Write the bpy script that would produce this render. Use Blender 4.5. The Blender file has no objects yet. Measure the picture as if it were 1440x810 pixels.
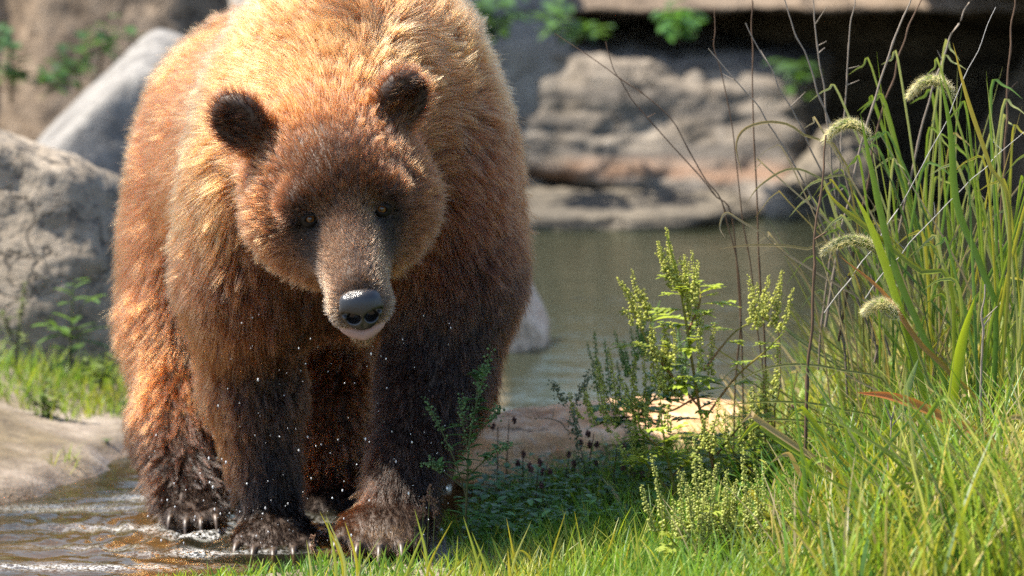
import bpy, bmesh, math, random
import numpy as np
from mathutils import Vector, Matrix, kdtree

sc = bpy.context.scene
COL = sc.collection
RNG = np.random.default_rng(11)
random.seed(5)

# ------------------------------------------------------------------ camera
FPX = 5200.0                       # focal length in pixels of the 1440 px wide photograph
CAM = np.array((0.0, -8.0, 1.5))
PITCH = math.radians(6.8)
cam_d = bpy.data.cameras.new('camera')
cam = bpy.data.objects.new('camera', cam_d); COL.objects.link(cam)
cam.location = CAM; cam.rotation_euler = (math.pi/2 - PITCH, 0, 0)
cam_d.sensor_width = 36.0; cam_d.lens = 36.0*FPX/1440.0
cam_d.clip_end = 500.0
cam_d.dof.use_dof = True; cam_d.dof.focus_distance = 7.42; cam_d.dof.aperture_fstop = 3.3
sc.camera = cam

# ------------------------------------------------------------------ sky, sun, exposure
SUN_EL, SUN_AZ = math.radians(60), math.radians(-83)     # azimuth from +Y (away from camera) towards +X
SUN_DIR = Vector((math.cos(SUN_EL)*math.sin(SUN_AZ), math.cos(SUN_EL)*math.cos(SUN_AZ), math.sin(SUN_EL)))
w = bpy.data.worlds.new('World'); sc.world = w; w.use_nodes = True
nt = w.node_tree; nt.nodes.clear()
sky = nt.nodes.new('ShaderNodeTexSky'); sky.sky_type = 'NISHITA'; sky.sun_disc = False
sky.sun_elevation = SUN_EL; sky.sun_rotation = SUN_AZ
bg = nt.nodes.new('ShaderNodeBackground'); bg.inputs[1].default_value = 0.115
wo = nt.nodes.new('ShaderNodeOutputWorld')
nt.links.new(sky.outputs[0], bg.inputs[0]); nt.links.new(bg.outputs[0], wo.inputs[0])
sun_d = bpy.data.lights.new('sun', 'SUN'); sun_d.energy = 5.0; sun_d.angle = math.radians(0.53); sun_d.color = (1.0, 0.92, 0.80)
sun = bpy.data.objects.new('sun', sun_d); COL.objects.link(sun)
sun.rotation_euler = SUN_DIR.to_track_quat('Z', 'Y').to_euler()
sun.location = (-6, 4, 9)
vs = sc.view_settings
vs.view_transform = 'Standard'; vs.look = 'None'; vs.gamma = 1.0; vs.use_curve_mapping = False; vs.exposure = 1.68
sc.render.engine = 'CYCLES'
cy = sc.cycles
cy.max_bounces = 10; cy.diffuse_bounces = 3; cy.glossy_bounces = 6; cy.transmission_bounces = 8; cy.transparent_max_bounces = 12
cy.caustics_reflective = False; cy.caustics_refractive = False
cy.use_denoising = False; cy.sample_clamp_indirect = 6.0; cy.sample_clamp_direct = 30.0
sc.cycles_curves.shape = 'RIBBONS'; sc.cycles_curves.subdivisions = 2

# ------------------------------------------------------------------ helpers
def ray(px, py):
    u, v = (px-720)/FPX, (py-405)/FPX
    cp, sp = math.cos(PITCH), math.sin(PITCH)
    return np.array((u, cp - v*sp, -sp - v*cp))
def at_y(px, py, Y):
    """photo pixel -> world point at depth Y"""
    d = ray(px, py); return CAM + d*((Y-CAM[1])/d[1])
def at_z(px, py, z=0.0):
    """photo pixel -> world point on the level z"""
    d = ray(px, py); return CAM + d*((z-CAM[2])/d[2])
def nrm(v):
    v = np.asarray(v, float); return v/np.maximum(np.linalg.norm(v, axis=-1, keepdims=True), 1e-9)

def vnoise(p, seed=0):
    """value noise in 3D, p (n,3) -> (n,) in -1..1"""
    p = np.asarray(p, np.float64); i = np.floor(p).astype(np.int64); f = p-i; f = f*f*(3-2*f)
    out = np.zeros(len(p))
    for dx in (0, 1):
        for dy in (0, 1):
            for dz in (0, 1):
                h = ((i[:,0]+dx)*374761393 + (i[:,1]+dy)*668265263 + (i[:,2]+dz)*2147483647 + seed*974711) & 0xffffffff
                h = ((h ^ (h >> 13))*1274126177) & 0xffffffff
                h = (h ^ (h >> 16)) & 0xffff
                wgt = (f[:,0] if dx else 1-f[:,0])*(f[:,1] if dy else 1-f[:,1])*(f[:,2] if dz else 1-f[:,2])
                out += wgt*(h/32767.5-1)
    return out
def fbm(p, seed=0, octv=4, gain=0.5):
    a, s, o = 1.0, 0.0, 0
    for k in range(octv):
        o = o + a*vnoise(np.asarray(p)*(2**k), seed+k*17); s += a; a *= gain
    return o/s
def smooth(a, b, x):
    t = np.clip((np.asarray(x, float)-a)/(b-a), 0, 1); return t*t*(3-2*t)

def tag(o, label=None, cat=None, group=None, kind=None):
    if label: o['label'] = label
    if cat: o['category'] = cat
    if group: o['group'] = group
    if kind: o['kind'] = kind
    return o
def link(name, data, parent=None, mat=None):
    o = bpy.data.objects.new(name, data); COL.objects.link(o)
    if parent is not None: o.parent = parent
    if mat is not None:
        data.materials.clear(); data.materials.append(mat)
    return o
def empty(name, loc):
    o = bpy.data.objects.new(name, None); COL.objects.link(o); o.location = [float(c) for c in loc]; o.empty_display_size = 0.1
    return o
def mesh(name, V, F, smooth_=True):
    """fast mesh from numpy arrays; F (n,3) or (n,4) or list of both"""
    me = bpy.data.meshes.new(name)
    V = np.asarray(V, np.float32)
    Fs = F if isinstance(F, list) and not isinstance(F[0], tuple) else [F]
    Fs = [np.asarray(f, np.int32) for f in Fs if len(f)]
    me.vertices.add(len(V)); me.vertices.foreach_set('co', V.ravel())
    idx = np.concatenate([f.ravel() for f in Fs]); tot = np.concatenate([np.full(len(f), f.shape[1], np.int32) for f in Fs])
    me.loops.add(len(idx)); me.loops.foreach_set('vertex_index', idx)
    me.polygons.add(len(tot)); me.polygons.foreach_set('loop_start', np.concatenate(([0], np.cumsum(tot)[:-1])).astype(np.int32))
    me.polygons.foreach_set('use_smooth', np.full(len(tot), smooth_, bool))
    me.update(calc_edges=True)
    return me
def vcol(me, C, name='col'):
    a = me.attributes.new(name, 'FLOAT_COLOR', 'POINT')
    C = np.asarray(C, np.float32)
    if C.shape[1] == 3: C = np.hstack([C, np.ones((len(C), 1), np.float32)])
    a.data.foreach_set('color', C.ravel())

# ------------------------------------------------------------------ implicit surfaces
class Prim:
    def __init__(s, kind, k=0.05, **a): s.kind, s.k, s.a = kind, k, a
    def box(s, pad):
        a = s.a
        if s.kind == 'ell':
            R = float(max(a['r'])); return a['c']-R-pad, a['c']+R+pad
        return np.minimum(a['p']-a['ra'], a['q']-a['rb'])-pad, np.maximum(a['p']+a['ra'], a['q']+a['rb'])+pad
    def d(s, P):
        a = s.a
        if s.kind == 'ell':
            q = (P-a['c']) @ a['R']                       # into the local frame
            r = a['r']; k0 = np.linalg.norm(q/r, axis=1); k1 = np.linalg.norm(q/(r*r), axis=1)
            return k0*(k0-1)/np.maximum(k1, 1e-6)
        ba = a['q']-a['p']; t = np.clip(((P-a['p']) @ ba)/max(ba @ ba, 1e-9), 0, 1)
        return np.linalg.norm(P-a['p']-t[:, None]*ba, axis=1) - (a['ra']+(a['rb']-a['ra'])*t)
def ell(c, r, R=None, k=0.05): return Prim('ell', k, c=np.asarray(c, float), r=np.asarray(r, float), R=np.eye(3) if R is None else R)
def cone(p, q, ra, rb, k=0.05): return Prim('cone', k, p=np.asarray(p, float), q=np.asarray(q, float), ra=ra, rb=rb)
def field(prims, P):
    v = np.full(len(P), 1.0)
    for s in prims:
        lo, hi = s.box(0.16)
        m = np.all((P > lo) & (P < hi), axis=1)
        if not m.any(): continue
        b = s.d(P[m]); a_ = v[m]; k = s.k
        if getattr(s, 'sub', False):
            h = np.maximum(k-np.abs(a_+b), 0)/k; v[m] = np.maximum(a_, -b)+h*h*k/4
        else:
            h = np.maximum(k-np.abs(a_-b), 0)/k; v[m] = np.minimum(a_, b)-h*h*k/4
    return v
def grad(f, P, e=0.003):
    g = np.empty_like(P)
    for i in range(3):
        d = np.zeros(3); d[i] = e; g[:, i] = (f(P+d)-f(P-d))/(2*e)
    return g
def nets(f, lo, hi, res):
    """surface nets of f = 0 in a box"""
    lo, hi = np.asarray(lo, float), np.asarray(hi, float)
    n = np.ceil((hi-lo)/res).astype(int)+1
    X = np.stack(np.meshgrid(*[lo[i]+res*np.arange(n[i]) for i in range(3)], indexing='ij'), -1)
    val = np.empty(n.prod())
    flat = X.reshape(-1, 3)
    for s in range(0, len(flat), 400000): val[s:s+400000] = f(flat[s:s+400000])
    val = val.reshape(n); ins = val < 0
    c = n-1
    acc = np.zeros((*c, 3)); cnt = np.zeros(c)
    off = [(i, j, k) for i in (0, 1) for j in (0, 1) for k in (0, 1)]
    def sl(o): return tuple(slice(o[i], o[i]+c[i]) for i in range(3))
    for a_ in range(8):
        for b_ in range(a_+1, 8):
            o1, o2 = off[a_], off[b_]
            if sum(x != y for x, y in zip(o1, o2)) != 1: continue
            v1, v2 = val[sl(o1)], val[sl(o2)]; m = (v1 < 0) != (v2 < 0)
            t = np.where(m, v1/np.where(m, v1-v2, 1), 0)
            for ax in range(3):
                acc[..., ax] += np.where(m, o1[ax]+(o2[ax]-o1[ax])*t, 0)
            cnt += m
    act = cnt > 0
    vid = np.full(c, -1); vid[act] = np.arange(act.sum())
    ii = np.stack(np.nonzero(act), 1)
    V = lo + res*(ii + acc[act]/cnt[act][:, None])
    F = []
    for ax in range(3):
        b1, b2 = (ax+1) % 3, (ax+2) % 3
        s1 = [slice(1, -1)]*3; s1[ax] = slice(0, -1); s2 = list(s1); s2[ax] = slice(1, None)
        i1, i2 = ins[tuple(s1)], ins[tuple(s2)]
        e = np.stack(np.nonzero(i1 != i2), 1)
        if not len(e): continue
        flip = ~i1[tuple(e.T)]
        e = e.copy(); e[:, b1] += 1; e[:, b2] += 1
        def g(d1, d2):
            q = e.copy(); q[:, b1] -= d1; q[:, b2] -= d2; return vid[tuple(q.T)]
        q = np.stack([g(1, 1), g(0, 1), g(0, 0), g(1, 0)], 1)
        q[flip] = q[flip][:, ::-1]
        F.append(q)
    F = np.concatenate(F); F = F[(F >= 0).all(1)]
    for _ in range(2):
        g = grad(f, V, res*0.3); V = V - np.clip(f(V), -res, res)[:, None]*g/np.maximum((g*g).sum(1, keepdims=True), 0.05)
    return V, F

# ------------------------------------------------------------------ material helpers
class NT:
    def __init__(s, name):
        s.m = bpy.data.materials.new(name); s.m.use_nodes = True; s.t = s.m.node_tree; s.t.nodes.clear()
        s.out = s.n('ShaderNodeOutputMaterial')
    def n(s, typ, **kw):
        nd = s.t.nodes.new(typ)
        for k, v in kw.items(): setattr(nd, k, v)
        return nd
    def l(s, a, b): s.t.links.new(a, b)
    def set(s, sock, v):
        if hasattr(v, 'is_output'): s.l(v, sock)
        else: sock.default_value = (*v, 1.0) if isinstance(v, tuple) and len(v) == 3 and sock.type == 'RGBA' else v
    def noise(s, scale, detail=4, rough=0.55, vec=None, dist=0.0):
        nd = s.n('ShaderNodeTexNoise'); nd.inputs['Scale'].default_value = scale; nd.inputs['Detail'].default_value = detail
        nd.inputs['Roughness'].default_value = rough; nd.inputs['Distortion'].default_value = dist
        if vec is not None: s.l(vec, nd.inputs['Vector'])
        return nd.outputs['Fac']
    def ramp(s, fac, stops):
        nd = s.n('ShaderNodeValToRGB'); cr = nd.color_ramp
        while len(cr.elements) < len(stops): cr.elements.new(0.5)
        for e, (p, c) in zip(cr.elements, stops):
            e.position = p; e.color = (*c, 1) if isinstance(c, tuple) else (c, c, c, 1)
        s.l(fac, nd.inputs[0]); return nd.outputs[0]
    def mix(s, fac, a, b, mode='MIX'):
        nd = s.n('ShaderNodeMix', data_type='RGBA', blend_type=mode)
        s.set(nd.inputs[0], fac); s.set(nd.inputs[6], a); s.set(nd.inputs[7], b); return nd.outputs[2]
    def math(s, op, a, b=0.0):
        nd = s.n('ShaderNodeMath', operation=op); s.set(nd.inputs[0], a); s.set(nd.inputs[1], b); return nd.outputs[0]
    def coord(s, scale=(1, 1, 1), kind='Object'):
        tc = s.n('ShaderNodeTexCoord'); mp = s.n('ShaderNodeMapping'); mp.inputs['Scale'].default_value = scale
        s.l(tc.outputs[kind], mp.inputs[0]); return mp.outputs[0]
    def attr(s, name):
        nd = s.n('ShaderNodeAttribute'); nd.attribute_name = name; return nd
    def bump(s, h, strength=0.3, dist=0.01):
        nd = s.n('ShaderNodeBump'); nd.inputs['Strength'].default_value = strength; nd.inputs['Distance'].default_value = dist
        s.l(h, nd.inputs['Height']); return nd.outputs[0]
    def pbr(s, col, rough=0.7, normal=None, spec=0.5, **kw):
        p = s.n('ShaderNodeBsdfPrincipled'); s.set(p.inputs['Base Color'], col); s.set(p.inputs['Roughness'], rough)
        s.set(p.inputs['Specular IOR Level'], spec)
        if normal is not None: s.l(normal, p.inputs['Normal'])
        for k, v in kw.items(): s.set(p.inputs[k.replace('_', ' ')], v)
        return p
    def done(s, sh): s.l(sh.outputs[0] if hasattr(sh, 'outputs') else sh, s.out.inputs[0]); return s.m
# ------------------------------------------------------------------ ground, water, rocks
def sdist(poly, X, Y):
    """signed distance to a polygon, positive inside"""
    p = np.asarray(poly, float); n = len(p); d = np.full(X.shape, 1e9); ins = np.zeros(X.shape, bool)
    for i in range(n):
        a, b = p[i], p[(i+1) % n]; e = b-a
        t = np.clip(((X-a[0])*e[0]+(Y-a[1])*e[1])/(e @ e), 0, 1)
        d = np.minimum(d, np.hypot(X-a[0]-t*e[0], Y-a[1]-t*e[1]))
        c = (a[1] > Y) != (b[1] > Y)
        ins ^= c & (X < (b[0]-a[0])*(Y-a[1])/(b[1]-a[1]+1e-12)+a[0])
    return np.where(ins, d, -d)
RIGHT_BANK = [(-1.3, -0.86), (-0.95, -0.72), (-0.70, -0.58), (-0.52, -0.54), (-0.42, -0.42), (-0.34, -0.22), (-0.20, -0.12), (-0.10, 0.10), (-0.06, 0.30),
              (0.28, 0.50), (0.55, 0.75), (0.9, 1.1), (1.6, 1.7), (4, 3), (40, 8), (40, -40), (-40, -40), (-40, -3), (-3, -1.4)]
LEFT_BANK = [(-1.34, 0.0), (-1.17, 0.28), (-1.06, 0.52), (-0.96, 0.86), (-0.90, 1.3), (-0.95, 2.0), (-1.0, 3.2), (-1.0, 5.0), (-0.6, 7.4), (-40, 8.5), (-40, -1.5), (-3, -0.6), (-1.7, -0.2)]
def ground_z(X, Y):
    X, Y = np.asarray(X, float), np.asarray(Y, float)
    P = np.stack([X.ravel(), Y.ravel(), 0*X.ravel()], 1)
    n1 = fbm(P*2.2, 5, 4).reshape(X.shape); n2 = fbm(P*11, 9, 3).reshape(X.shape)
    z = np.where(True, -0.075, 0)*1.0 - 0.30*smooth(1.3, 3.0, Y) + 0.018*n1 + 0.006*n2
    r = sdist(RIGHT_BANK, X+0.05*n2, Y+0.05*n2)
    top = 0.030 + 0.06*smooth(-0.2, 0.9, X) + 0.03*smooth(-0.5, -1.6, Y) + 0.015*n1 + 0.008*n2
    z = z + (top-z)*smooth(-0.07, 0.09, r)
    l = sdist(LEFT_BANK, X+0.06*n2, Y+0.06*n2)
    top = 0.03 + 0.11*smooth(0.02, 0.7, l) + 0.02*n1 + 0.008*n2
    z = z + (top-z)*smooth(-0.06, 0.08, l)
    z = z + 1.6*smooth(8.5, 12.5, Y) + 3.2*smooth(11, 30, Y) + 0.5*smooth(7, 9, Y)
    return z
def uneven(lo, hi, fine_lo, fine_hi, step, n_out):
    a = np.arange(fine_lo, fine_hi+1e-6, step)
    l = fine_lo-(fine_lo-lo)*np.linspace(1, 0, n_out, endpoint=False)**2.2
    r = fine_hi+(hi-fine_hi)*np.linspace(0, 1, n_out+1)[1:]**2.2
    return np.concatenate([l, a, r])
gx = uneven(-60, 60, -2.2, 2.6, 0.03, 24); gy = uneven(-40, 90, -2.0, 3.0, 0.03, 24)
GX, GY = np.meshgrid(gx, gy, indexing='ij'); GZ = ground_z(GX, GY)
def grid_faces(nx, ny):
    i, j = np.meshgrid(np.arange(nx-1), np.arange(ny-1), indexing='ij'); a = (i*ny+j).ravel()
    return np.stack([a, a+ny, a+ny+1, a+1], 1)
m = NT('ground_soil'); co = m.coord((1, 1, 1))
n_a, n_b, n_c = m.noise(1.6, 5, 0.6, co), m.noise(14, 6, 0.65, co), m.noise(70, 4, 0.6, co)
mud = m.ramp(n_b, [(0.3, (0.10, 0.075, 0.052)), (0.55, (0.20, 0.165, 0.13)), (0.75, (0.30, 0.265, 0.225))])
earth = m.ramp(n_b, [(0.3, (0.055, 0.040, 0.022)), (0.7, (0.13, 0.10, 0.055))])
c = m.mix(m.ramp(n_a, [(0.42, 0.0), (0.58, 1.0)]), mud, earth)
geo = m.n('ShaderNodeNewGeometry'); sp = m.n('ShaderNodeSeparateXYZ'); m.l(geo.outputs['Position'], sp.inputs[0])
below = m.n('ShaderNodeMapRange'); m.l(sp.outputs[2], below.inputs[0]); below.inputs[1].default_value = 0.012; below.inputs[2].default_value = -0.03
bed = m.ramp(m.noise(6, 6, 0.7, co), [(0.3, (0.045, 0.028, 0.012)), (0.55, (0.13, 0.085, 0.042)), (0.75, (0.23, 0.16, 0.085))])
c = m.mix(below.outputs[0], c, bed)
wet = m.n('ShaderNodeMapRange'); m.l(sp.outputs[2], wet.inputs[0]); wet.inputs[1].default_value = 0.0; wet.inputs[2].default_value = 0.06; wet.inputs[3].default_value = 0.22; wet.inputs[4].default_value = 0.85
bm_ = m.math('ADD', m.math('MULTIPLY', n_b, 1.0), m.math('MULTIPLY', n_c, 0.35))
soil_mat = m.done(m.pbr(c, wet.outputs[0], m.bump(bm_, 0.6, 0.02), 0.4))
ground = link('ground', mesh('ground', np.stack([GX, GY, GZ], -1).reshape(-1, 3), grid_faces(len(gx), len(gy))), None, soil_mat)
tag(ground, kind='structure')

# water: rippled sheet, murky brown where shallow, olive over the deep pond
wx = uneven(-30, 30, -1.6, 1.4, 0.0125, 40); wy = uneven(-3.0, 11.0, -0.65, 1.2, 0.0125, 60)
WX, WY = np.meshgrid(wx, wy, indexing='ij')
Pw = np.stack([WX.ravel(), WY.ravel(), 0*WX.ravel()], 1)
near_w = (smooth(2.2, 0.6, WY)*smooth(-3, -1.2, WX)).ravel()
rip = 0.0050*fbm(Pw*np.array((7, 16, 1)), 21, 3)+0.0032*fbm(Pw*np.array((19, 34, 1)), 23, 3)
wz = rip*near_w
for (cx, cy, amp, wl, fall) in ((*at_z(385, 762, 0)[:2], 0.0085, 0.085, 0.30), (*at_z(270, 742, 0)[:2], 0.006, 0.07, 0.22), (*at_z(470, 722, 0)[:2], 0.006, 0.07, 0.22)):
    r = np.hypot(WX-cx, WY-cy).ravel()*(1+0.15*vnoise(Pw*6, 91)); wz += amp*np.cos(r/wl*2*np.pi-0.6)*np.exp(-r/fall)*near_w
m = NT('murky_water'); co = m.coord((1, 1, 1)); cw = m.coord((1.0, 2.6, 1))
h = m.math('ADD', m.math('MULTIPLY', m.noise(3.2, 3, 0.5, cw, 0.6), 1.0), m.math('MULTIPLY', m.noise(11, 3, 0.5, cw, 0.4), 0.35))
nb = m.bump(h, 0.35, 0.020)
fr = m.n('ShaderNodeFresnel'); fr.inputs[0].default_value = 1.33; m.l(nb, fr.inputs[1])
tr = m.n('ShaderNodeBsdfTransparent'); geo = m.n('ShaderNodeNewGeometry'); sp = m.n('ShaderNodeSeparateXYZ'); m.l(geo.outputs['Position'], sp.inputs[0])
deep = m.n('ShaderNodeMapRange'); m.l(sp.outputs[1], deep.inputs[0]); deep.inputs[1].default_value = 0.6; deep.inputs[2].default_value = 2.0
silt = m.pbr(m.mix(m.noise(1.3, 4, 0.6, co), (0.016, 0.019, 0.011), (0.030, 0.033, 0.020)), 0.5, None, 0.0)
m.set(tr.inputs[0], (0.86, 0.74, 0.55))
body_mix = m.n('ShaderNodeMixShader'); m.l(m.math('ADD', m.math('MULTIPLY', deep.outputs[0], 0.62), 0.22), body_mix.inputs[0]); m.l(tr.outputs[0], body_mix.inputs[1]); m.l(silt.outputs[0], body_mix.inputs[2])
gl = m.n('ShaderNodeBsdfGlossy'); gl.inputs['Roughness'].default_value = 0.05; gl.inputs['Color'].default_value = (0.74, 0.78, 0.68, 1); m.l(nb, gl.inputs['Normal'])
mx = m.n('ShaderNodeMixShader'); m.l(fr.outputs[0], mx.inputs[0]); m.l(body_mix.outputs[0], mx.inputs[1]); m.l(gl.outputs[0], mx.inputs[2])
# froth on the stirred shallows
at = m.attr('foam'); fo = m.math('MULTIPLY', m.math('MULTIPLY', at.outputs['Fac'], 0.7), m.ramp(m.noise(120, 4, 0.7, m.coord((1, 1.5, 1)), 0.6), [(0.50, 0.0), (0.56, 1.0)]))
foam = m.pbr((0.80, 0.80, 0.78), 0.5, None, 0.4)
mf = m.n('ShaderNodeMixShader'); m.l(fo, mf.inputs[0]); m.l(mx.outputs[0], mf.inputs[1]); m.l(foam.outputs[0], mf.inputs[2])
water_mat = m.done(mf)
wme = mesh('water', np.stack([WX.ravel(), WY.ravel(), wz], 1), grid_faces(len(wx), len(wy)))
water = link('water', wme, None, water_mat); tag(water, kind='structure')
fm = np.zeros(len(Pw))
for px, py, rx, ry, a in ((90, 715, 0.22, 0.05, 0.35), (230, 700, 0.10, 0.05, 0.7), (300, 752, 0.10, 0.04, 1.0), (200, 742, 0.16, 0.035, 0.7), (90, 798, 0.24, 0.03, 0.75), (300, 778, 0.14, 0.03, 0.9), (468, 712, 0.10, 0.06, 0.95),
                          (385, 735, 0.10, 0.05, 0.9), (445, 745, 0.07, 0.05, 0.6), (150, 770, 0.16, 0.03, 0.35)):
    q = at_z(px, py, 0); fm = np.maximum(fm, a*np.exp(-((Pw[:, 0]-q[0])/rx)**2-((Pw[:, 1]-q[1])/ry)**2))
a = wme.attributes.new('foam', 'FLOAT', 'POINT'); a.data.foreach_set('value', fm.astype(np.float32))

# rocks: rounded polyhedra cut by planes, broken up with noise
def cube_sphere(n):
    t = np.tan(np.linspace(-np.pi/4, np.pi/4, n)); a, b = np.meshgrid(t, t, indexing='ij'); o = np.ones_like(a)
    Vs, Fs = [], []
    for k, (x, y, z) in enumerate(((o, a, b), (-o, b, a), (b, o, a), (a, -o, b), (a, b, o), (b, a, -o))):
        Vs.append(np.stack([x, y, z], -1).reshape(-1, 3)); Fs.append(grid_faces(n, n)+k*n*n)
    Vv = nrm(np.concatenate(Vs)); Ff = np.concatenate(Fs)
    key = np.round(Vv*1e5).astype(np.int64); _, idx, inv = np.unique(key, axis=0, return_index=True, return_inverse=True)
    return Vv[idx], inv.ravel()[Ff]
CS = cube_sphere(56)
def rock(name, label, loc, size, seed, mat, planes=None, npl=14, rough=0.035, strata=0.0, rz=0.0, sharp=26, tilt=(0, 0)):
    r = np.random.default_rng(seed); U, Fq = CS
    if planes is None: planes = []
    nn = [np.array(p[:3], float) for p in planes]; dd = [p[3] for p in planes]
    for k in range(npl): nn.append(nrm(r.normal(size=3))); dd.append(0.80+0.28*r.random())
    inv = np.zeros(len(U))
    for n_, d_ in zip(nn, dd):
        c = np.maximum(U @ nrm(n_), 0)/d_; inv += c**sharp
    R_ = 1/np.maximum(inv, 1e-6)**(1/sharp)
    Pv = U*np.minimum(R_, 1.6)[:, None]
    S = np.asarray(size, float); Q = Pv*S
    sc_ = min(S)
    n1 = fbm(Q/sc_*1.4+seed*7.1, seed, 5, 0.55); n2 = fbm(Q/sc_*6+seed*3.7, seed+5, 4, 0.6)
    Q = Q + U*(sc_*(rough*2.2*n1+rough*0.7*n2))[:, None]
    if strata:
        w_ = Q[:, 2]/sc_*5.5+0.8*fbm(Q/sc_*0.9+seed, seed+9, 3); st = np.abs((w_ % 1.0)-0.5)*2
        hz = Q.copy(); hz[:, 2] = 0; Q = Q + nrm(hz)*(strata*sc_*((np.clip(st*3, 0, 1)-1)+0.6*vnoise(np.stack([0*w_, 0*w_, np.floor(w_)], 1)*1.37+seed, 3)))[:, None]
    M = np.array(Matrix.Rotation(rz, 3, 'Z') @ Matrix.Rotation(tilt[0], 3, 'X') @ Matrix.Rotation(tilt[1], 3, 'Y'))
    o = link(name, mesh(name, Q @ M.T, Fq), None, mat); o.location = loc
    return tag(o, label, 'rock')
def rock_mat(name, dark, mid, light, speck=(0.03, 0.03, 0.03), bands=0.0, rust=None, scale=1.0, speckle=0.35):
    m = NT(name); co = m.coord((scale, scale, scale))
    big, med, fin = m.noise(2.2, 6, 0.6, co, 0.3), m.noise(9, 6, 0.68, co, 0.2), m.noise(55, 4, 0.7, co)
    c = m.ramp(med, [(0.32, dark), (0.5, mid), (0.70, light)])
    c = m.mix(m.ramp(big, [(0.40, 0.0), (0.62, 0.7)]), c, m.ramp(fin, [(0.35, mid), (0.65, light)]))
    vo = m.n('ShaderNodeTexVoronoi'); vo.inputs['Scale'].default_value = 46*scale; m.l(co, vo.inputs['Vector'])
    c = m.mix(0.9, c, (1.0, 0.93, 0.82), 'MULTIPLY')
    c = m.mix(m.math('MULTIPLY', m.ramp(m.noise(34, 5, 0.75, co), [(0.52, 0.0), (0.60, 1.0)]), speckle), c, speck)
    if bands:
        wv = m.n('ShaderNodeTexNoise'); m.l(m.coord((0.6, 0.6, 9*scale)), wv.inputs['Vector']); wv.inputs['Scale'].default_value = 1.6; wv.inputs['Detail'].default_value = 6; wv.inputs['Distortion'].default_value = 0.35
        c = m.mix(m.math('MULTIPLY', m.ramp(wv.outputs['Fac'], [(0.42, 1.0), (0.52, 0.0)]), bands), c, tuple(x*0.42 for x in mid))
        if rust:
            sz = m.n('ShaderNodeSeparateXYZ'); m.l(m.coord(), sz.inputs[0])
            hz_ = m.math('ADD', m.math('ADD', sz.outputs[2], 0.5), m.math('MULTIPLY', m.noise(3, 5, 0.6, co), 0.14))
            c = m.mix(m.math('MULTIPLY', m.ramp(hz_, [(0.40, 0.0), (0.43, 0.9), (0.46, 0.7), (0.51, 0.0)]), 0.55), c, rust)
    wob = m.n('ShaderNodeVectorMath', operation='ADD'); nzv = m.n('ShaderNodeTexNoise'); nzv.inputs['Scale'].default_value = 3.5; nzv.inputs['Detail'].default_value = 5; m.l(co, nzv.inputs['Vector']); m.l(co, wob.inputs[0]); m.l(nzv.outputs['Color'], wob.inputs[1])
    ck = m.n('ShaderNodeTexVoronoi', feature='DISTANCE_TO_EDGE'); ck.inputs['Scale'].default_value = 1.7; m.l(wob.outputs[0], ck.inputs['Vector'])
    crack = m.math('MULTIPLY', m.ramp(ck.outputs['Distance'], [(0.0, 1.0), (0.022, 0.0)]), m.ramp(big, [(0.42, 0.15), (0.55, 1.0)]))
    c = m.mix(m.math('MULTIPLY', crack, 0.75), c, (0.025, 0.02, 0.016))
    hh = m.math('SUBTRACT', m.math('ADD', m.math('MULTIPLY', med, 1.0), m.math('MULTIPLY', fin, 0.4)), m.math('MULTIPLY', crack, 1.2))
    h0 = m.math('ADD', m.math('MULTIPLY', med, 1.0), m.math('MULTIPLY', fin, 0.4))
    return m.done(m.pbr(c, 0.85, m.bump(hh, 0.55, 0.03/scale), 0.25))
granite = rock_mat('granite', (0.09, 0.075, 0.058), (0.205, 0.178, 0.145), (0.30, 0.27, 0.235), speckle=0.7)
blue_rock = rock_mat('pale_blue_rock', (0.08, 0.08, 0.082), (0.15, 0.152, 0.157), (0.235, 0.237, 0.24), speckle=0.35)
grey_ledge = rock_mat('grey_ledge', (0.11, 0.105, 0.103), (0.205, 0.198, 0.197), (0.31, 0.303, 0.297), speckle=0.2, bands=0.3)
brown_rock = rock_mat('brown_rock', (0.055, 0.04, 0.029), (0.145, 0.112, 0.083), (0.24, 0.20, 0.165), speckle=0.3, bands=0.3)
strata_rock = rock_mat('layered_rock', (0.08, 0.07, 0.058), (0.18, 0.16, 0.14), (0.27, 0.25, 0.228), bands=0.75, rust=(0.28, 0.13, 0.06), speckle=0.3)
slab_rock = rock_mat('tan_slab', (0.26, 0.13, 0.06), (0.46, 0.27, 0.14), (0.60, 0.45, 0.31), speck=(0.5, 0.45, 0.38), speckle=0.3)
shelf_rock = rock_mat('shelf_rock', (0.05, 0.046, 0.038), (0.115, 0.103, 0.085), (0.19, 0.17, 0.14), bands=0.6, speckle=0.4)
shade_rock = rock_mat('hollow_shade_rock', (0.035, 0.028, 0.02), (0.09, 0.072, 0.05), (0.17, 0.14, 0.10), bands=0.5, speckle=0.3)  # deep shade of the hollow is put into this dark rock colour

def put(px, py, Y): return at_y(px, py, Y)
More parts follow.
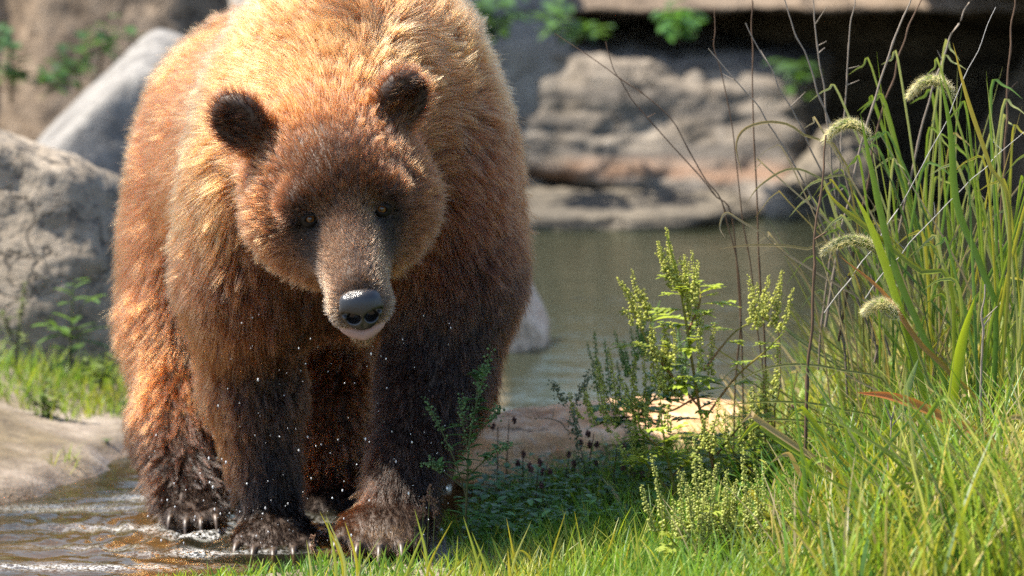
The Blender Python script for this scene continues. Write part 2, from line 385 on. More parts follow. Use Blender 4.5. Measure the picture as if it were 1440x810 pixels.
# left of the bear
rock('boulder', 'large speckled granite boulder with a sloping top above the grassy left bank', (-1.66, 2.45, 0.30), (0.72, 0.50, 0.56), 3, granite,
     planes=[(0.55, 0.25, 1, 0.76), (0.15, -1, 0.30, 0.82), (1, -0.25, 0.25, 0.88), (-0.5, -1, 0.1, 0.9), (-0.6, 0, 1, 1.1)], npl=9, rough=0.05, sharp=34)
rock('boulder', 'pale blue-grey rounded boulder behind the speckled granite boulder', (-1.20, 4.4, 0.30), (0.44, 0.50, 0.58), 8, blue_rock,
     planes=[(-0.75, -0.1, 1, 0.80), (0.3, -0.2, 1, 0.9), (0.2, -1, 0.2, 0.9)], npl=6, rough=0.025, sharp=20)
rock('rock_ledge', 'low bluish grey rock ledge dipping right between the granite and pale boulders', (-1.95, 3.6, 0.24), (0.95, 0.45, 0.36), 12, grey_ledge,
     planes=[(0.42, -0.2, 1, 0.80), (0, -1, 0.3, 0.9)], npl=7, rough=0.03, tilt=(0, 0.16))
rock('boulder', 'tall brown boulder at the back above the pale boulder', (-1.62, 7.0, 0.62), (0.50, 0.5, 0.85), 15, brown_rock, npl=12, rough=0.04)
rock('boulder', 'dark brown shaded boulder at the back beside the green creeper', (-2.55, 7.4, 0.50), (0.60, 0.5, 0.95), 17, brown_rock, npl=12, rough=0.045)
rock('boulder', 'grey-brown boulder at the back directly behind the bear', (-0.72, 7.6, 0.5), (0.62, 0.6, 0.8), 19, grey_ledge, npl=10, rough=0.035)
# across the pond
rock('rock_ledge', 'long layered grey rock ledge with a rust band across the pond', (0.46, 8.1, 0.30), (0.95, 1.0, 0.48), 23, strata_rock,
     planes=[(0.12, -0.15, 1, 0.80), (-0.05, -1, 0.22, 0.90), (1, -0.3, 0, 0.98)], npl=7, rough=0.08, strata=0.012, sharp=24)
rock('rock_ledge', 'low grey water-worn rock shelf under the layered ledge', (0.36, 7.30, -0.01), (0.80, 0.5, 0.15), 25, shelf_rock, planes=[(0, -0.3, 1, 0.85)], npl=6, rough=0.10, strata=0.06)
rock('boulder', 'low tan rock under the right end of the layered ledge', (1.22, 7.6, 0.0), (0.30, 0.5, 0.26), 27, shelf_rock, npl=8, rough=0.09, strata=0.05)
rock('rock_ledge', 'pale grey flat rock on top of the layered ledge behind the bear', (0.30, 9.4, 0.72), (0.85, 0.7, 0.20), 29, grey_ledge, npl=8, rough=0.07)
rock('rock_ledge', 'broad brown overhanging rock slab above the dark hollow', (1.35, 9.2, 0.95), (1.15, 1.6, 0.23), 31, brown_rock,
     planes=[(0, 0, 1, 0.9), (0, -1, 0.25, 0.92), (0, -0.2, -1, 0.8)], npl=4, rough=0.12, strata=0.02, sharp=24)
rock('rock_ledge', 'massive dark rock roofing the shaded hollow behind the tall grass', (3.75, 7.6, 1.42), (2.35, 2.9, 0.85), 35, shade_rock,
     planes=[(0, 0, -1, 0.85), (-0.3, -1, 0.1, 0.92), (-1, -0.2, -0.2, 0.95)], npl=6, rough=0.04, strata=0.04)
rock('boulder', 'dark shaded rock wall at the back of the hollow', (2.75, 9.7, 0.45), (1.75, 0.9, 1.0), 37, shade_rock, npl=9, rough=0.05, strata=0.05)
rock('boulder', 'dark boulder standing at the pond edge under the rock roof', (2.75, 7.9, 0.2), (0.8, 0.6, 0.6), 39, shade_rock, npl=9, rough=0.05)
# in and beside the stream
rock('stone', 'small pinkish white stone standing in the pond beside the bear', at_z(722, 492, 0.0)+np.array((0, 0.12, 0.03)), (0.12, 0.14, 0.16), 41, rock_mat('pink_stone', (0.36, 0.24, 0.18), (0.52, 0.40, 0.32), (0.66, 0.58, 0.50), speckle=0.1, scale=3),
     planes=[(0.8, -0.2, 0.6, 0.7)], npl=8, rough=0.03)
rock('stone_slab', 'sunlit tan stone slab between the bear and the pond', (0.16, 0.66, 0.05), (0.33, 0.25, 0.135), 43, slab_rock,
     planes=[(0.0, -0.1, 1, 0.78), (0, -1, 0.45, 0.92), (0, -1, -0.1, 0.98)], npl=5, rough=0.07, sharp=18, rz=0.12)
for o in [x for x in sc.objects if x.get('category') == 'rock']: o['group'] = 'rocks round the pond'
# ------------------------------------------------------------------ the bear
def mat_skin(name, col, rough=0.6, bump=0.0, spec=0.4):
    m = NT(name); nz = m.noise(160, 3)
    c = m.mix(m.noise(40, 3), tuple(x*0.75 for x in col), tuple(min(1, x*1.25) for x in col))
    return m.done(m.pbr(c, rough, m.bump(nz, bump, 0.002) if bump else None, spec))

PXM = lambda Y: FPX/(Y-CAM[1])            # photo pixels per metre at depth Y (roughly)
bear = empty('brown_bear', at_z(450, 760, 0))
tag(bear, 'big shaggy brown bear wading forward with lowered head and dark wet legs', 'bear')
BL = np.array(bear.location)
def Bp(px, py, Y): return at_y(px, py, Y)

# head frame: a = image right, b = towards the nose, c = up
yaw, pit, rol = math.radians(8), math.radians(20), math.radians(8)
base = np.array(((1, 0, 0), (0, -1, 0), (0, 0, 1))).T.astype(float)     # columns a, b, c in world
def rot(ax, an): return np.array(Matrix.Rotation(an, 3, Vector(ax)))
HR = rot((0, 0, 1), yaw) @ rot((1, 0, 0), pit) @ rot((0, 1, 0), -rol) @ base
EYE_L = (0.0, 0.145, 0.035)
HO = Bp(486, 300, -0.60) - HR @ np.array(EYE_L)
H = lambda a, b, c: HO + HR @ np.array((a, b, c))
def to_head(P): return (P-HO) @ HR

prims = []; info = []          # info: name, flow vector (None = radial from nose)
def add(name, p, flow): prims.append(p); info.append((name, None if flow is None else nrm(flow))); return p
BACK = np.array((-0.20, 1.0, 0.0))
# torso
add('torso', ell(Bp(497, 225, 0.12), (0.315, 0.40, 0.345), k=0.12), BACK+(0, 0, -0.75))
add('torso', ell(Bp(520, 55, 0.18), (0.20, 0.34, 0.13), k=0.14), BACK+(0, 0, -0.2))
add('torso', ell((-0.47, 0.58, 0.74), (0.345, 0.52, 0.35), rot((0, 0, 1), 0.2), k=0.2), BACK+(0, 0, -0.8))
add('torso', ell((-0.555, 0.98, 0.76), (0.33, 0.40, 0.34), k=0.2), BACK+(0, 0, -1.0))
# neck
add('neck', cone(Bp(490, 150, 0.0), Bp(466, 235, -0.36), 0.25, 0.165, k=0.14), None)
# shoulders and front legs (image left, image right)
add('shoulder', ell(Bp(352, 330, -0.02), (0.13, 0.19, 0.24), rot((0, 1, 0), 0.05), k=0.12), (-0.1, 0.3, -1))
add('shoulder', ell(Bp(636, 300, -0.03), (0.12, 0.19, 0.25), rot((0, 1, 0), -0.08), k=0.12), (0.1, 0.3, -1))
add('legf', cone(Bp(345, 400, 0.0), Bp(355, 545, 0.06), 0.118, 0.092, k=0.10), (0, 0.1, -1))
add('legf', cone(Bp(355, 545, 0.06), Bp(375, 690, 0.05), 0.090, 0.064, k=0.06), (0, 0.05, -1))
add('pawf', ell(Bp(388, 757, -0.03), (0.085, 0.125, 0.052), k=0.06), (0, -0.9, -0.4))
add('legf', cone(Bp(640, 400, -0.06), Bp(615, 535, -0.10), 0.125, 0.104, k=0.10), (0, 0.1, -1))
add('legf', cone(Bp(615, 535, -0.10), Bp(562, 690, -0.26), 0.102, 0.068, k=0.06), (-0.15, 0, -1))
add('pawf', ell(Bp(545, 742, -0.36), (0.098, 0.12, 0.047), rot((0, 0, 1), 0.15), k=0.06), (-0.1, -0.9, -0.4))
for i, (x, y, Y) in enumerate(((482, 757, -0.44), (508, 768, -0.475), (536, 771, -0.485), (564, 767, -0.475), (590, 757, -0.44))):
    add('toe', ell(Bp(x, y, Y), (0.021, 0.045, 0.024), k=0.02), (-0.1, -0.9, -0.4))
for i, (x, y, Y) in enumerate(((337, 766, -0.11), (359, 774, -0.14), (385, 777, -0.15), (412, 774, -0.14), (434, 766, -0.11))):
    add('toe', ell(Bp(x, y, Y), (0.019, 0.045, 0.022), k=0.02), (0, -0.9, -0.4))
# hind legs
add('thigh', ell(Bp(268, 400, 0.80), (0.15, 0.27, 0.30), k=0.12), (-0.15, 0.2, -1))
add('legh', cone(Bp(256, 480, 0.62), Bp(252, 600, 0.45), 0.118, 0.085, k=0.10), (-0.1, 0.1, -1))
add('legh', cone(Bp(246, 600, 0.45), Bp(262, 700, 0.28), 0.088, 0.064, k=0.06), (0, 0.05, -1))
add('pawh', ell(Bp(270, 718, 0.20), (0.066, 0.13, 0.040), rot((1, 0, 0), 0.15), k=0.05), (0, -0.8, -0.5))
for x, y, Y in ((242, 726, 0.10), (262, 733, 0.075), (283, 733, 0.075), (302, 726, 0.09)):
    add('toe', ell(Bp(x, y, Y), (0.018, 0.036, 0.020), k=0.02), (0, -0.9, -0.4))
add('thigh', ell(Bp(470, 430, 0.90), (0.16, 0.26, 0.28), k=0.12), (0.1, 0.2, -1))
add('legh', cone(Bp(470, 500, 0.75), Bp(468, 610, 0.55), 0.125, 0.095, k=0.10), (0, 0.1, -1))
add('legh', cone(Bp(468, 610, 0.55), Bp(470, 690, 0.48), 0.092, 0.066, k=0.06), (0, 0.05, -1))
add('pawh', ell(Bp(472, 716, 0.38), (0.078, 0.14, 0.045), k=0.05), (0, -0.8, -0.5))
# head
add('head', ell(H(0, -0.01, 0.0), (0.158, 0.165, 0.140), HR, k=0.08), None)
add('head', ell(H(0, 0.03, 0.075), (0.115, 0.12, 0.085), HR, k=0.06), None)          # forehead
for s in (-1, 1):
    add('cheek', ell(H(s*0.106, 0.005, -0.022), (0.082, 0.10, 0.088), HR, k=0.06), None)
    add('cheek', ell(H(s*0.056, 0.03, -0.088), (0.062, 0.09, 0.064), HR, k=0.06), None)
    add('head', cone(H(s*0.045, 0.108, 0.064), H(s*0.088, 0.120, 0.060), 0.043, 0.038, k=0.03), None)   # brow
add('muzzle', cone(H(0, 0.11, -0.02), H(0, 0.288, -0.084), 0.088, 0.053, k=0.05), None)
add('muzzle', cone(H(0, 0.13, 0.020), H(0, 0.285, -0.052), 0.058, 0.041, k=0.03), None)    # bridge
for s in (-1, 1):
    add('muzzle', ell(H(s*0.028, 0.298, -0.102), (0.034, 0.042, 0.034), HR, k=0.03), None)    # upper lips
add('jaw', cone(H(0, 0.08, -0.105), H(0, 0.276, -0.158), 0.065, 0.029, k=0.025), None)
# ears: rounded cups standing off the skull
for s in (-1, 1):
    eR = HR @ rot((0, 0, 1), -s*0.35) @ rot((0, 1, 0), s*0.55)
    c = H(s*0.166-0.016, -0.072, 0.168)
    add('ear', ell(c, (0.056, 0.030, 0.066), eR, k=0.04), None)
    p = ell(c + eR @ np.array((0, 0.034, 0.006)), (0.036, 0.026, 0.044), eR, k=0.015); p.sub = True
    add('earin', p, None)
# eye sockets
for s in (-1, 1):
    p = ell(H(s*0.074, 0.168, 0.034), (0.022, 0.03, 0.017), HR, k=0.025); p.sub = True
    add('socket', p, None)
# mouth slit
p = ell(H(0, 0.348, -0.135), (0.043, 0.075, 0.0105), HR, k=0.008); p.sub = True
add('mouth', p, None)

fb = lambda P: field(prims, P)
V, F = nets(fb, (-1.06, -1.02, -0.12), (0.14, 1.46, 1.32), 0.0125)
body = link('body', mesh('body', V-BL, F), bear, mat_skin('bear_skin', (0.035, 0.022, 0.015)))

# ---- fur: strands combed over the body
def proj(P):
    d = np.asarray(P)-CAM; cp, sp = math.cos(PITCH), math.sin(PITCH)
    dep = d[..., 1]*cp - d[..., 2]*sp; up = d[..., 1]*sp + d[..., 2]*cp
    return 720+FPX*d[..., 0]/dep, 405-FPX*up/dep
print('EYES', proj(H(-0.074, 0.16, 0.034)), proj(H(0.074, 0.16, 0.034)), 'NOSE', proj(H(0, 0.338, -0.06)), 'EARS', proj(H(-0.168, -0.072, 0.16)), proj(H(0.168, -0.072, 0.16)), 'CHIN', proj(H(0, 0.27, -0.165)))
N_FUR = 420000
T = np.concatenate([F[:, [0, 1, 2]], F[:, [0, 2, 3]]])
A, B_, C_ = V[T[:, 0]], V[T[:, 1]], V[T[:, 2]]
nn = np.cross(B_-A, C_-A); area = np.linalg.norm(nn, axis=1)/2; nn = nn/np.maximum(area[:, None]*2, 1e-12)
cen = (A+B_+C_)/3
facing = (nn*nrm(CAM-cen)).sum(1)
dens = np.where(facing > -0.3, 1.0, 0.35)*np.where((cen[:, 1] > 0.75), 0.5, 1.0)
hl = to_head(cen)
dens *= 1 + 2.2*np.exp(-((hl[:, 1]-0.2)**2+hl[:, 0]**2+(hl[:, 2]+0.03)**2)/0.02)    # short muzzle hair is denser
dens *= 1 + 0.5*np.exp(-(hl**2).sum(1)/0.05)
pr = area*dens; pr /= pr.sum()
ti = RNG.choice(len(T), N_FUR, p=pr)
r1, r2 = np.sqrt(RNG.random(N_FUR)), RNG.random(N_FUR)
root = A[ti]*(1-r1)[:, None] + B_[ti]*(r1*(1-r2))[:, None] + C_[ti]*(r1*r2)[:, None]
nor = nrm(grad(fb, root, 0.006))
# which part of the body each root belongs to
PAR = {  # length, lift, root colour, tip colour
 'torso':   (0.065, 0.40, (0.150, 0.060, 0.024), (0.45, 0.195, 0.078)),
 'neck':    (0.068, 0.40, (0.160, 0.075, 0.034), (0.45, 0.235, 0.115)),
 'shoulder':(0.066, 0.40, (0.120, 0.050, 0.022), (0.31, 0.138, 0.064)),
 'legf':    (0.050, 0.36, (0.032, 0.017, 0.010), (0.12, 0.060, 0.032)),
 'pawf':    (0.032, 0.26, (0.055, 0.032, 0.020), (0.46, 0.30, 0.18)),  # tips lightened to stand for sun on the forepaw
 'toe':     (0.016, 0.26, (0.04, 0.024, 0.016), (0.36, 0.23, 0.14)),
 'thigh':   (0.065, 0.40, (0.130, 0.052, 0.022), (0.42, 0.175, 0.07)),
 'legh':    (0.050, 0.38, (0.12, 0.050, 0.022), (0.47, 0.205, 0.085)),  # reddish coat, tips lightened for sun reaching the right hind leg
 'pawh':    (0.030, 0.28, (0.020, 0.012, 0.009), (0.08, 0.045, 0.028)),
 'head':    (0.030, 0.42, (0.068, 0.034, 0.020), (0.25, 0.128, 0.068)),
 'cheek':   (0.046, 0.42, (0.115, 0.055, 0.028), (0.42, 0.215, 0.10)),
 'muzzle':  (0.0135, 0.34, (0.15, 0.100, 0.076), (0.42, 0.305, 0.240)),
 'jaw':     (0.024, 0.32, (0.150, 0.090, 0.055), (0.40, 0.26, 0.15)),
 'ear':     (0.034, 0.48, (0.065, 0.033, 0.019), (0.24, 0.115, 0.055)),
}
W = np.zeros(N_FUR); ln = np.zeros(N_FUR); lift = np.zeros(N_FUR); cr = np.zeros((N_FUR, 3)); ct = np.zeros((N_FUR, 3)); fl = np.zeros((N_FUR, 3))
nose_p = H(0, 0.375, -0.06)
rad = nrm(root-nose_p)
isleg = np.zeros(N_FUR)
for p, (nm, fv) in zip(prims, info):
    if getattr(p, 'sub', False): continue
    lo, hi = p.box(0.12); m = np.all((root > lo) & (root < hi), axis=1)
    if not m.any(): continue
    wg = np.exp(-np.abs(p.d(root[m]))/0.022); L, lf, c0, c1 = PAR[nm]
    W[m] += wg; ln[m] += wg*L; lift[m] += wg*lf; cr[m] += wg[:, None]*np.array(c0); ct[m] += wg[:, None]*np.array(c1)
    if nm in ('legf', 'legh', 'pawf', 'toe', 'pawh'): isleg[m] += wg
    if fv is None:
        f = rad[m].copy()
        if nm == 'neck': f = nrm(f + (0, 0.3, -0.55))
        if nm in ('cheek', 'jaw'): f = nrm(f + (0, 0, -0.45))
        fl[m] += wg[:, None]*f
    else: fl[m] += wg[:, None]*fv
W = np.maximum(W, 1e-9); ln /= W; lift /= W; cr /= W[:, None]; ct /= W[:, None]; isleg /= W
hl = to_head(root)
def blob(c, r): return np.exp(-(((hl-np.array(c))/np.array(r))**2).sum(1))
def paint(mask, c0, c1):
    global cr, ct
    cr = cr*(1-mask[:, None]) + mask[:, None]*np.array(c0); ct = ct*(1-mask[:, None]) + mask[:, None]*np.array(c1)
onhead = (hl[:, 1] > -0.12)
# coat colour with sun and shade painted in: pale saddle over neck and shoulders, dark chest and forelegs, dark feet
nz = fbm(root*7, 3, 3)
pale = smooth(0.84, 1.12, root[:, 2])*smooth(0.55, 0.15, root[:, 1])
paint(np.clip(pale*(0.75+0.5*nz), 0, 1)*~onhead*0.62, (0.20, 0.105, 0.052), (0.72, 0.47, 0.27))  # golden saddle, its tips paled further as painted sunlight
sun_patch = smooth(-0.48, -0.64, root[:, 0]+0.05*nz)*smooth(0.22, 0.08, root[:, 1])*smooth(0.58, 0.72, root[:, 2])*smooth(-0.42, -0.3, root[:, 1]-0.0)
paint(np.clip(sun_patch*(0.7+0.9*nz), 0, 1)*0.85, (0.17, 0.080, 0.034), (0.64, 0.345, 0.145))  # sunlit left shoulder and neck, painted into the fur colour
dk = smooth(0.80, 0.48, root[:, 2]+0.06*nz)*smooth(-0.58, -0.42, root[:, 0])*smooth(0.45, 0.2, root[:, 1])*(1-blob((0, 0.1, 0), (0.3, 0.3, 0.21)))
paint(np.clip(dk, 0, 1)*0.9, (0.022, 0.012, 0.008), (0.085, 0.045, 0.024))  # own dark coat, deepened with painted shade away from the sun
feet = smooth(0.30, 0.10, root[:, 2]+0.05*nz)*(1-0.7*smooth(0.3, 0.4, root[:, 1])*smooth(-0.65, -0.55, root[:, 0]))
paint(np.clip(feet, 0, 1)*0.85*(1-np.exp(-((root-Bp(530, 735, -0.40))**2).sum(1)/0.022)), (0.012, 0.008, 0.006), (0.035, 0.022, 0.014))  # right forepaw spared so its painted sunlight stays
sun_side = smooth(-0.54, -0.63, root[:, 0])*smooth(0.30, 0.2, root[:, 1])*smooth(0.08, 0.2, root[:, 2])*smooth(0.75, 0.6, root[:, 2])
sun_side = np.maximum(sun_side, smooth(-0.26, -0.33, root[:, 0])*smooth(-0.44, -0.40, root[:, 0])*smooth(-0.05, -0.15, root[:, 1])*smooth(0.40, 0.25, root[:, 2]))
paint(np.clip(sun_side, 0, 1)*0.8, (0.085, 0.038, 0.018), (0.33, 0.155, 0.07))  # sun on the left sides of the forelegs, painted as browner fur
# face markings
for s in (-1, 1):
    m = np.clip(1.25*blob((s*0.080, 0.15, 0.020), (0.038, 0.06, 0.040)), 0, 1)
    paint(m, (0.010, 0.008, 0.007), (0.035, 0.025, 0.020)); ln *= 1-0.5*m
    m = np.clip(1.3*blob((s*0.074, 0.185, -0.030), (0.028, 0.065, 0.042)), 0, 1)
    paint(m*0.88, (0.022, 0.015, 0.012), (0.055, 0.038, 0.028))
    m = blob((s*0.042, 0.14, 0.062), (0.016, 0.04, 0.016)); paint(m*0.7, (0.10, 0.065, 0.03), (0.26, 0.17, 0.08))
    ec = np.array((s*0.166-0.016, -0.072, 0.168)); m = smooth(0.060, 0.036, np.linalg.norm((hl-ec)*np.array((1, 0.7, 0.95)), axis=1))*smooth(-0.1, 0.3, (nor @ HR)[:, 1])
    paint(m*0.80, (0.016, 0.010, 0.007), (0.060, 0.032, 0.019))
rufous = blob((0, -0.06, 0.15), (0.13, 0.10, 0.06)); paint(np.clip(rufous, 0, 1)*0.7, (0.14, 0.06, 0.024), (0.48, 0.24, 0.09))
fore = blob((0, 0.09, 0.11), (0.05, 0.07, 0.07)); paint(np.clip(fore, 0, 1)*0.55, (0.05, 0.028, 0.018), (0.17, 0.10, 0.06))
lipm = smooth(-0.075, -0.10, hl[:, 2])*smooth(0.2, 0.26, hl[:, 1]); paint(lipm*0.6, (0.15, 0.11, 0.08), (0.36, 0.29, 0.22))
for s in (-1, 1): paint(np.clip(1.2*blob((s*0.052, 0.262, -0.088), (0.022, 0.055, 0.034)), 0, 1)*0.8, (0.20, 0.145, 0.105), (0.58, 0.46, 0.36))
ln *= 1 + 0.5*blob((0, 0.18, -0.17), (0.08, 0.07, 0.03))
ln = np.where((hl[:, 1] > 0.25) & (hl[:, 2] < -0.10) & (hl[:, 2] > -0.175) & (np.abs(hl[:, 0]) < 0.08), np.minimum(ln, 0.009), ln)
# remove strands over eyes, nose leather and mouth
kill = np.zeros(N_FUR, bool)
for s in (-1, 1): kill |= (((hl-np.array((s*0.074, 0.155, 0.034)))/np.array((0.0105, 0.04, 0.0070)))**2).sum(1) < 1
kill |= (((hl-np.array((0, 0.349, -0.082)))/np.array((0.043, 0.034, 0.036)))**2).sum(1) < 1
kill |= (np.abs(hl[:, 2]+0.136) < 0.012) & (hl[:, 1] > 0.295) & (np.abs(hl[:, 0]) < 0.043)
kill |= root[:, 2] < -0.03
keep = ~kill
root, nor, ln, lift, cr, ct, fl, isleg, hl = [a[keep] for a in (root, nor, ln, lift, cr, ct, fl, isleg, hl)]
n = len(root)
fl = fl + 0.22*np.stack([vnoise(root*9, 31), vnoise(root*9, 32), vnoise(root*9, 33)], 1)*smooth(0.01, 0.05, ln)[:, None]
tan = nrm(fl-(fl*nor).sum(1, keepdims=True)*nor)
rnd = RNG.random(n)
guard = RNG.random(n) < 0.10
ln = ln*(0.55+0.5*RNG.random(n))*np.where(guard, 1.3, 1.0)
cvar = vnoise(root*60, 41)
ct = ct*(np.where(guard, 1.7, 1.0)*(0.45+0.9*rnd)*(1+0.35*cvar))[:, None]; cr = 0.6*cr*(0.6+0.8*RNG.random(n))[:, None]
lift = lift*(0.75+0.5*RNG.random(n))
d0 = nrm(tan*(1-lift)[:, None] + nor*lift[:, None] + 0.16*RNG.normal(size=(n, 3)))
K = 6; tt = np.linspace(0, 1, K)
grav = np.array((0, 0, -1.0))
shaggy = smooth(0.012, 0.035, ln)*smooth(0.06, 0.18, root[:, 2])
bend = 0.30*(tan-0.5*nor*(lift*shaggy)[:, None]) + 0.16*grav*shaggy[:, None] + 0.10*nor*(1-shaggy)[:, None]
wig = 0.10*RNG.normal(size=(n, 3))
P = (root-(0.003*shaggy)[:, None]*nor)[:, None, :] + ln[:, None, None]*(tt[None, :, None]*d0[:, None, :] + (tt**2)[None, :, None]*bend[:, None, :]*0.6 + (np.sin(tt*5)*tt)[None, :, None]*wig[:, None, :]*0.5)
# clumps
nc = n//18
ci = RNG.choice(n, nc, replace=False)
kd = kdtree.KDTree(nc)
for j, i in enumerate(ci): kd.insert(root[i], j)
kd.balance()
near = np.array([kd.find(q)[1] for q in root])
lead = P[ci[near]]
cl = (0.48+0.40*RNG.random(n))*smooth(0.01, 0.03, ln)
cl = cl*(1+0.9*smooth(0.2, 0.08, root[:, 2]))
cl = np.clip(cl*(0.75+0.5*vnoise(root*14, 77)), 0, 0.92)
P = P + (cl[:, None]*(tt[None, :]**1.1))[:, :, None]*(lead-P)*np.minimum(1.0, 1.0)
rad0 = np.clip(ln*0.012, 0.00038, 0.00052)*np.where(guard, 0.85, 1.0)
R = rad0[:, None]*(1-0.78*tt[None, :]**1.5)
hc = bpy.data.hair_curves.new('fur')
hc.add_curves([K]*n)
hc.attributes['position'].data.foreach_set('vector', (P-BL).astype(np.float32).ravel())
ra = hc.attributes.get('radius') or hc.attributes.new('radius', 'FLOAT', 'POINT')
ra.data.foreach_set('value', R.astype(np.float32).ravel())
for nm, cc in (('root_col', cr*np.array((1, 0.96, 0.85))), ('tip_col', ct*np.array((1.03, 0.95, 0.84)))):
    a = hc.attributes.new(nm, 'FLOAT_COLOR', 'CURVE')
    a.data.foreach_set('color', np.hstack([np.clip(cc, 0, 0.9)**1.6, np.ones((n, 1))]).astype(np.float32).ravel())
m = NT('bear_fur'); hi_ = m.n('ShaderNodeHairInfo')
col = m.mix(m.math('POWER', hi_.outputs['Intercept'], 1.9), m.attr('root_col').outputs[0], m.attr('tip_col').outputs[0])
ph = m.n('ShaderNodeBsdfHairPrincipled'); ph.model = 'CHIANG'; ph.parametrization = 'COLOR'
m.l(col, ph.inputs['Color']); ph.inputs['Roughness'].default_value = 0.26; ph.inputs['Radial Roughness'].default_value = 0.45
ph.inputs['Coat'].default_value = 0.0; ph.inputs['IOR'].default_value = 1.46
fur_mat = m.done(ph)
fur = link('fur', hc, bear, fur_mat)

# ---- nose leather, eyes, lip, claws
np_ = H(0, 0.344, -0.080)
nose_pr = [ell(np_, (0.044, 0.026, 0.030), HR, k=0.01), ell(H(0, 0.347, -0.100), (0.028, 0.020, 0.024), HR, k=0.02), ell(H(0, 0.332, -0.060), (0.038, 0.024, 0.018), HR, k=0.02)]
for s in (-1, 1):
    for c, r in (((s*0.0190, 0.372, -0.091), (0.0160, 0.030, 0.0115)), ((s*0.034, 0.362, -0.083), (0.013, 0.014, 0.0048))):
        p = ell(H(*c), r, HR @ rot((0, 1, 0), s*0.25), k=0.006); p.sub = True; nose_pr.append(p)
p = cone(H(0, 0.374, -0.092), H(0, 0.368, -0.125), 0.0035, 0.0035, k=0.006); p.sub = True; nose_pr.append(p)
fn = lambda P: field(nose_pr, P)
Vn, Fn = nets(fn, np_-0.06, np_+0.06, 0.0025)
m = NT('nose_leather'); vo = m.n('ShaderNodeTexVoronoi'); vo.inputs['Scale'].default_value = 420
cn = m.mix(m.noise(60, 3), (0.003, 0.003, 0.0035), (0.009, 0.009, 0.010))
nose_mat = m.done(m.pbr(cn, 0.20, m.bump(vo.outputs[0], 0.3, 0.0008), 0.5))
link('nose', mesh('nose', Vn-BL, Fn), bear, nose_mat)
def uv_ball(c, r, R=None, nu=24, nv=16):
    th = np.linspace(0, 2*np.pi, nu, endpoint=False); ph_ = np.linspace(0.02, np.pi-0.02, nv)
    X = np.stack([np.outer(np.sin(ph_), np.cos(th)), np.outer(np.sin(ph_), np.sin(th)), np.outer(np.cos(ph_), np.ones(nu))], -1).reshape(-1, 3)*np.asarray(r)
    if R is not None: X = X @ R.T
    f = np.array([(i*nu+j, (i+1)*nu+j, (i+1)*nu+(j+1) % nu, i*nu+(j+1) % nu) for i in range(nv-1) for j in range(nu)])
    return X+c, f
eye_m = NT('eye_white_dark'); eye_mat = eye_m.done(eye_m.pbr((0.012, 0.008, 0.006), 0.05, spec=0.6))
im = NT('eye_iris'); iris_mat = im.done(im.pbr(im.mix(im.noise(300, 3), (0.06, 0.024, 0.006), (0.17, 0.07, 0.016)), 0.07, spec=0.6))
pm = NT('eye_pupil'); pup_mat = pm.done(pm.pbr((0.003, 0.003, 0.003), 0.04, spec=0.7))
lid_mat = mat_skin('eyelid_skin', (0.006, 0.005, 0.0045), 0.6, 0, 0.2)
for s in (-1, 1):
    c = H(s*0.073, 0.140, 0.033); tgt = nrm(CAM+np.array((0.6, 0, -0.9))-c)
    Ve, Fe = uv_ball(c, 0.0165); eye = link('eye', mesh('eye', Ve-BL, Fe), bear, eye_mat)
    z = tgt; x = nrm(np.cross((0, 0, 1), z)); y = np.cross(z, x); ER = np.stack([x, y, z], 1)
    Vi, Fi = uv_ball(c+tgt*0.0108, (0.0098, 0.0098, 0.0066), ER); link('iris', mesh('iris', Vi-BL, Fi), eye, iris_mat)
    Vi, Fi = uv_ball(c+tgt*0.0146, (0.0058, 0.0058, 0.0032), ER); link('pupil', mesh('pupil', Vi-BL, Fi), eye, pup_mat)
    lp = [ell(c, (0.0205, 0.0205, 0.0190), HR, k=0.005), ell(c+HR @ np.array((0, 0.004, 0.010)), (0.020, 0.018, 0.009), HR @ rot((0, 1, 0), s*0.25), k=0.008)]
    q = ell(c+tgt*0.016, (0.0105, 0.0070, 0.030), ER @ rot((0, 0, 1), -s*0.22-0.12), k=0.003); q.sub = True; lp.append(q)
    Vq, Fq = nets(lambda P: field(lp, P), c-0.03, c+0.03, 0.0016); link('eyelid', mesh('eyelid', Vq-BL, Fq), eye, lid_mat)
# lower lip
lip_pr = []
pts = [H(0.040*math.sin(a), 0.272+0.042*math.cos(a), -0.153+0.014*abs(math.sin(a))) for a in np.linspace(-1.2, 1.2, 9)]
for a_, b_ in zip(pts[:-1], pts[1:]): lip_pr.append(cone(a_, b_, 0.0115, 0.0115, k=0.008))
Vl, Fl = nets(lambda P: field(lip_pr, P), H(0, 0.292, -0.143)-0.07, H(0, 0.292, -0.143)+0.07, 0.003)
link('lip', mesh('lip', Vl-BL, Fl), bear, mat_skin('lip_skin', (0.26, 0.17, 0.16), 0.35, 0.2))
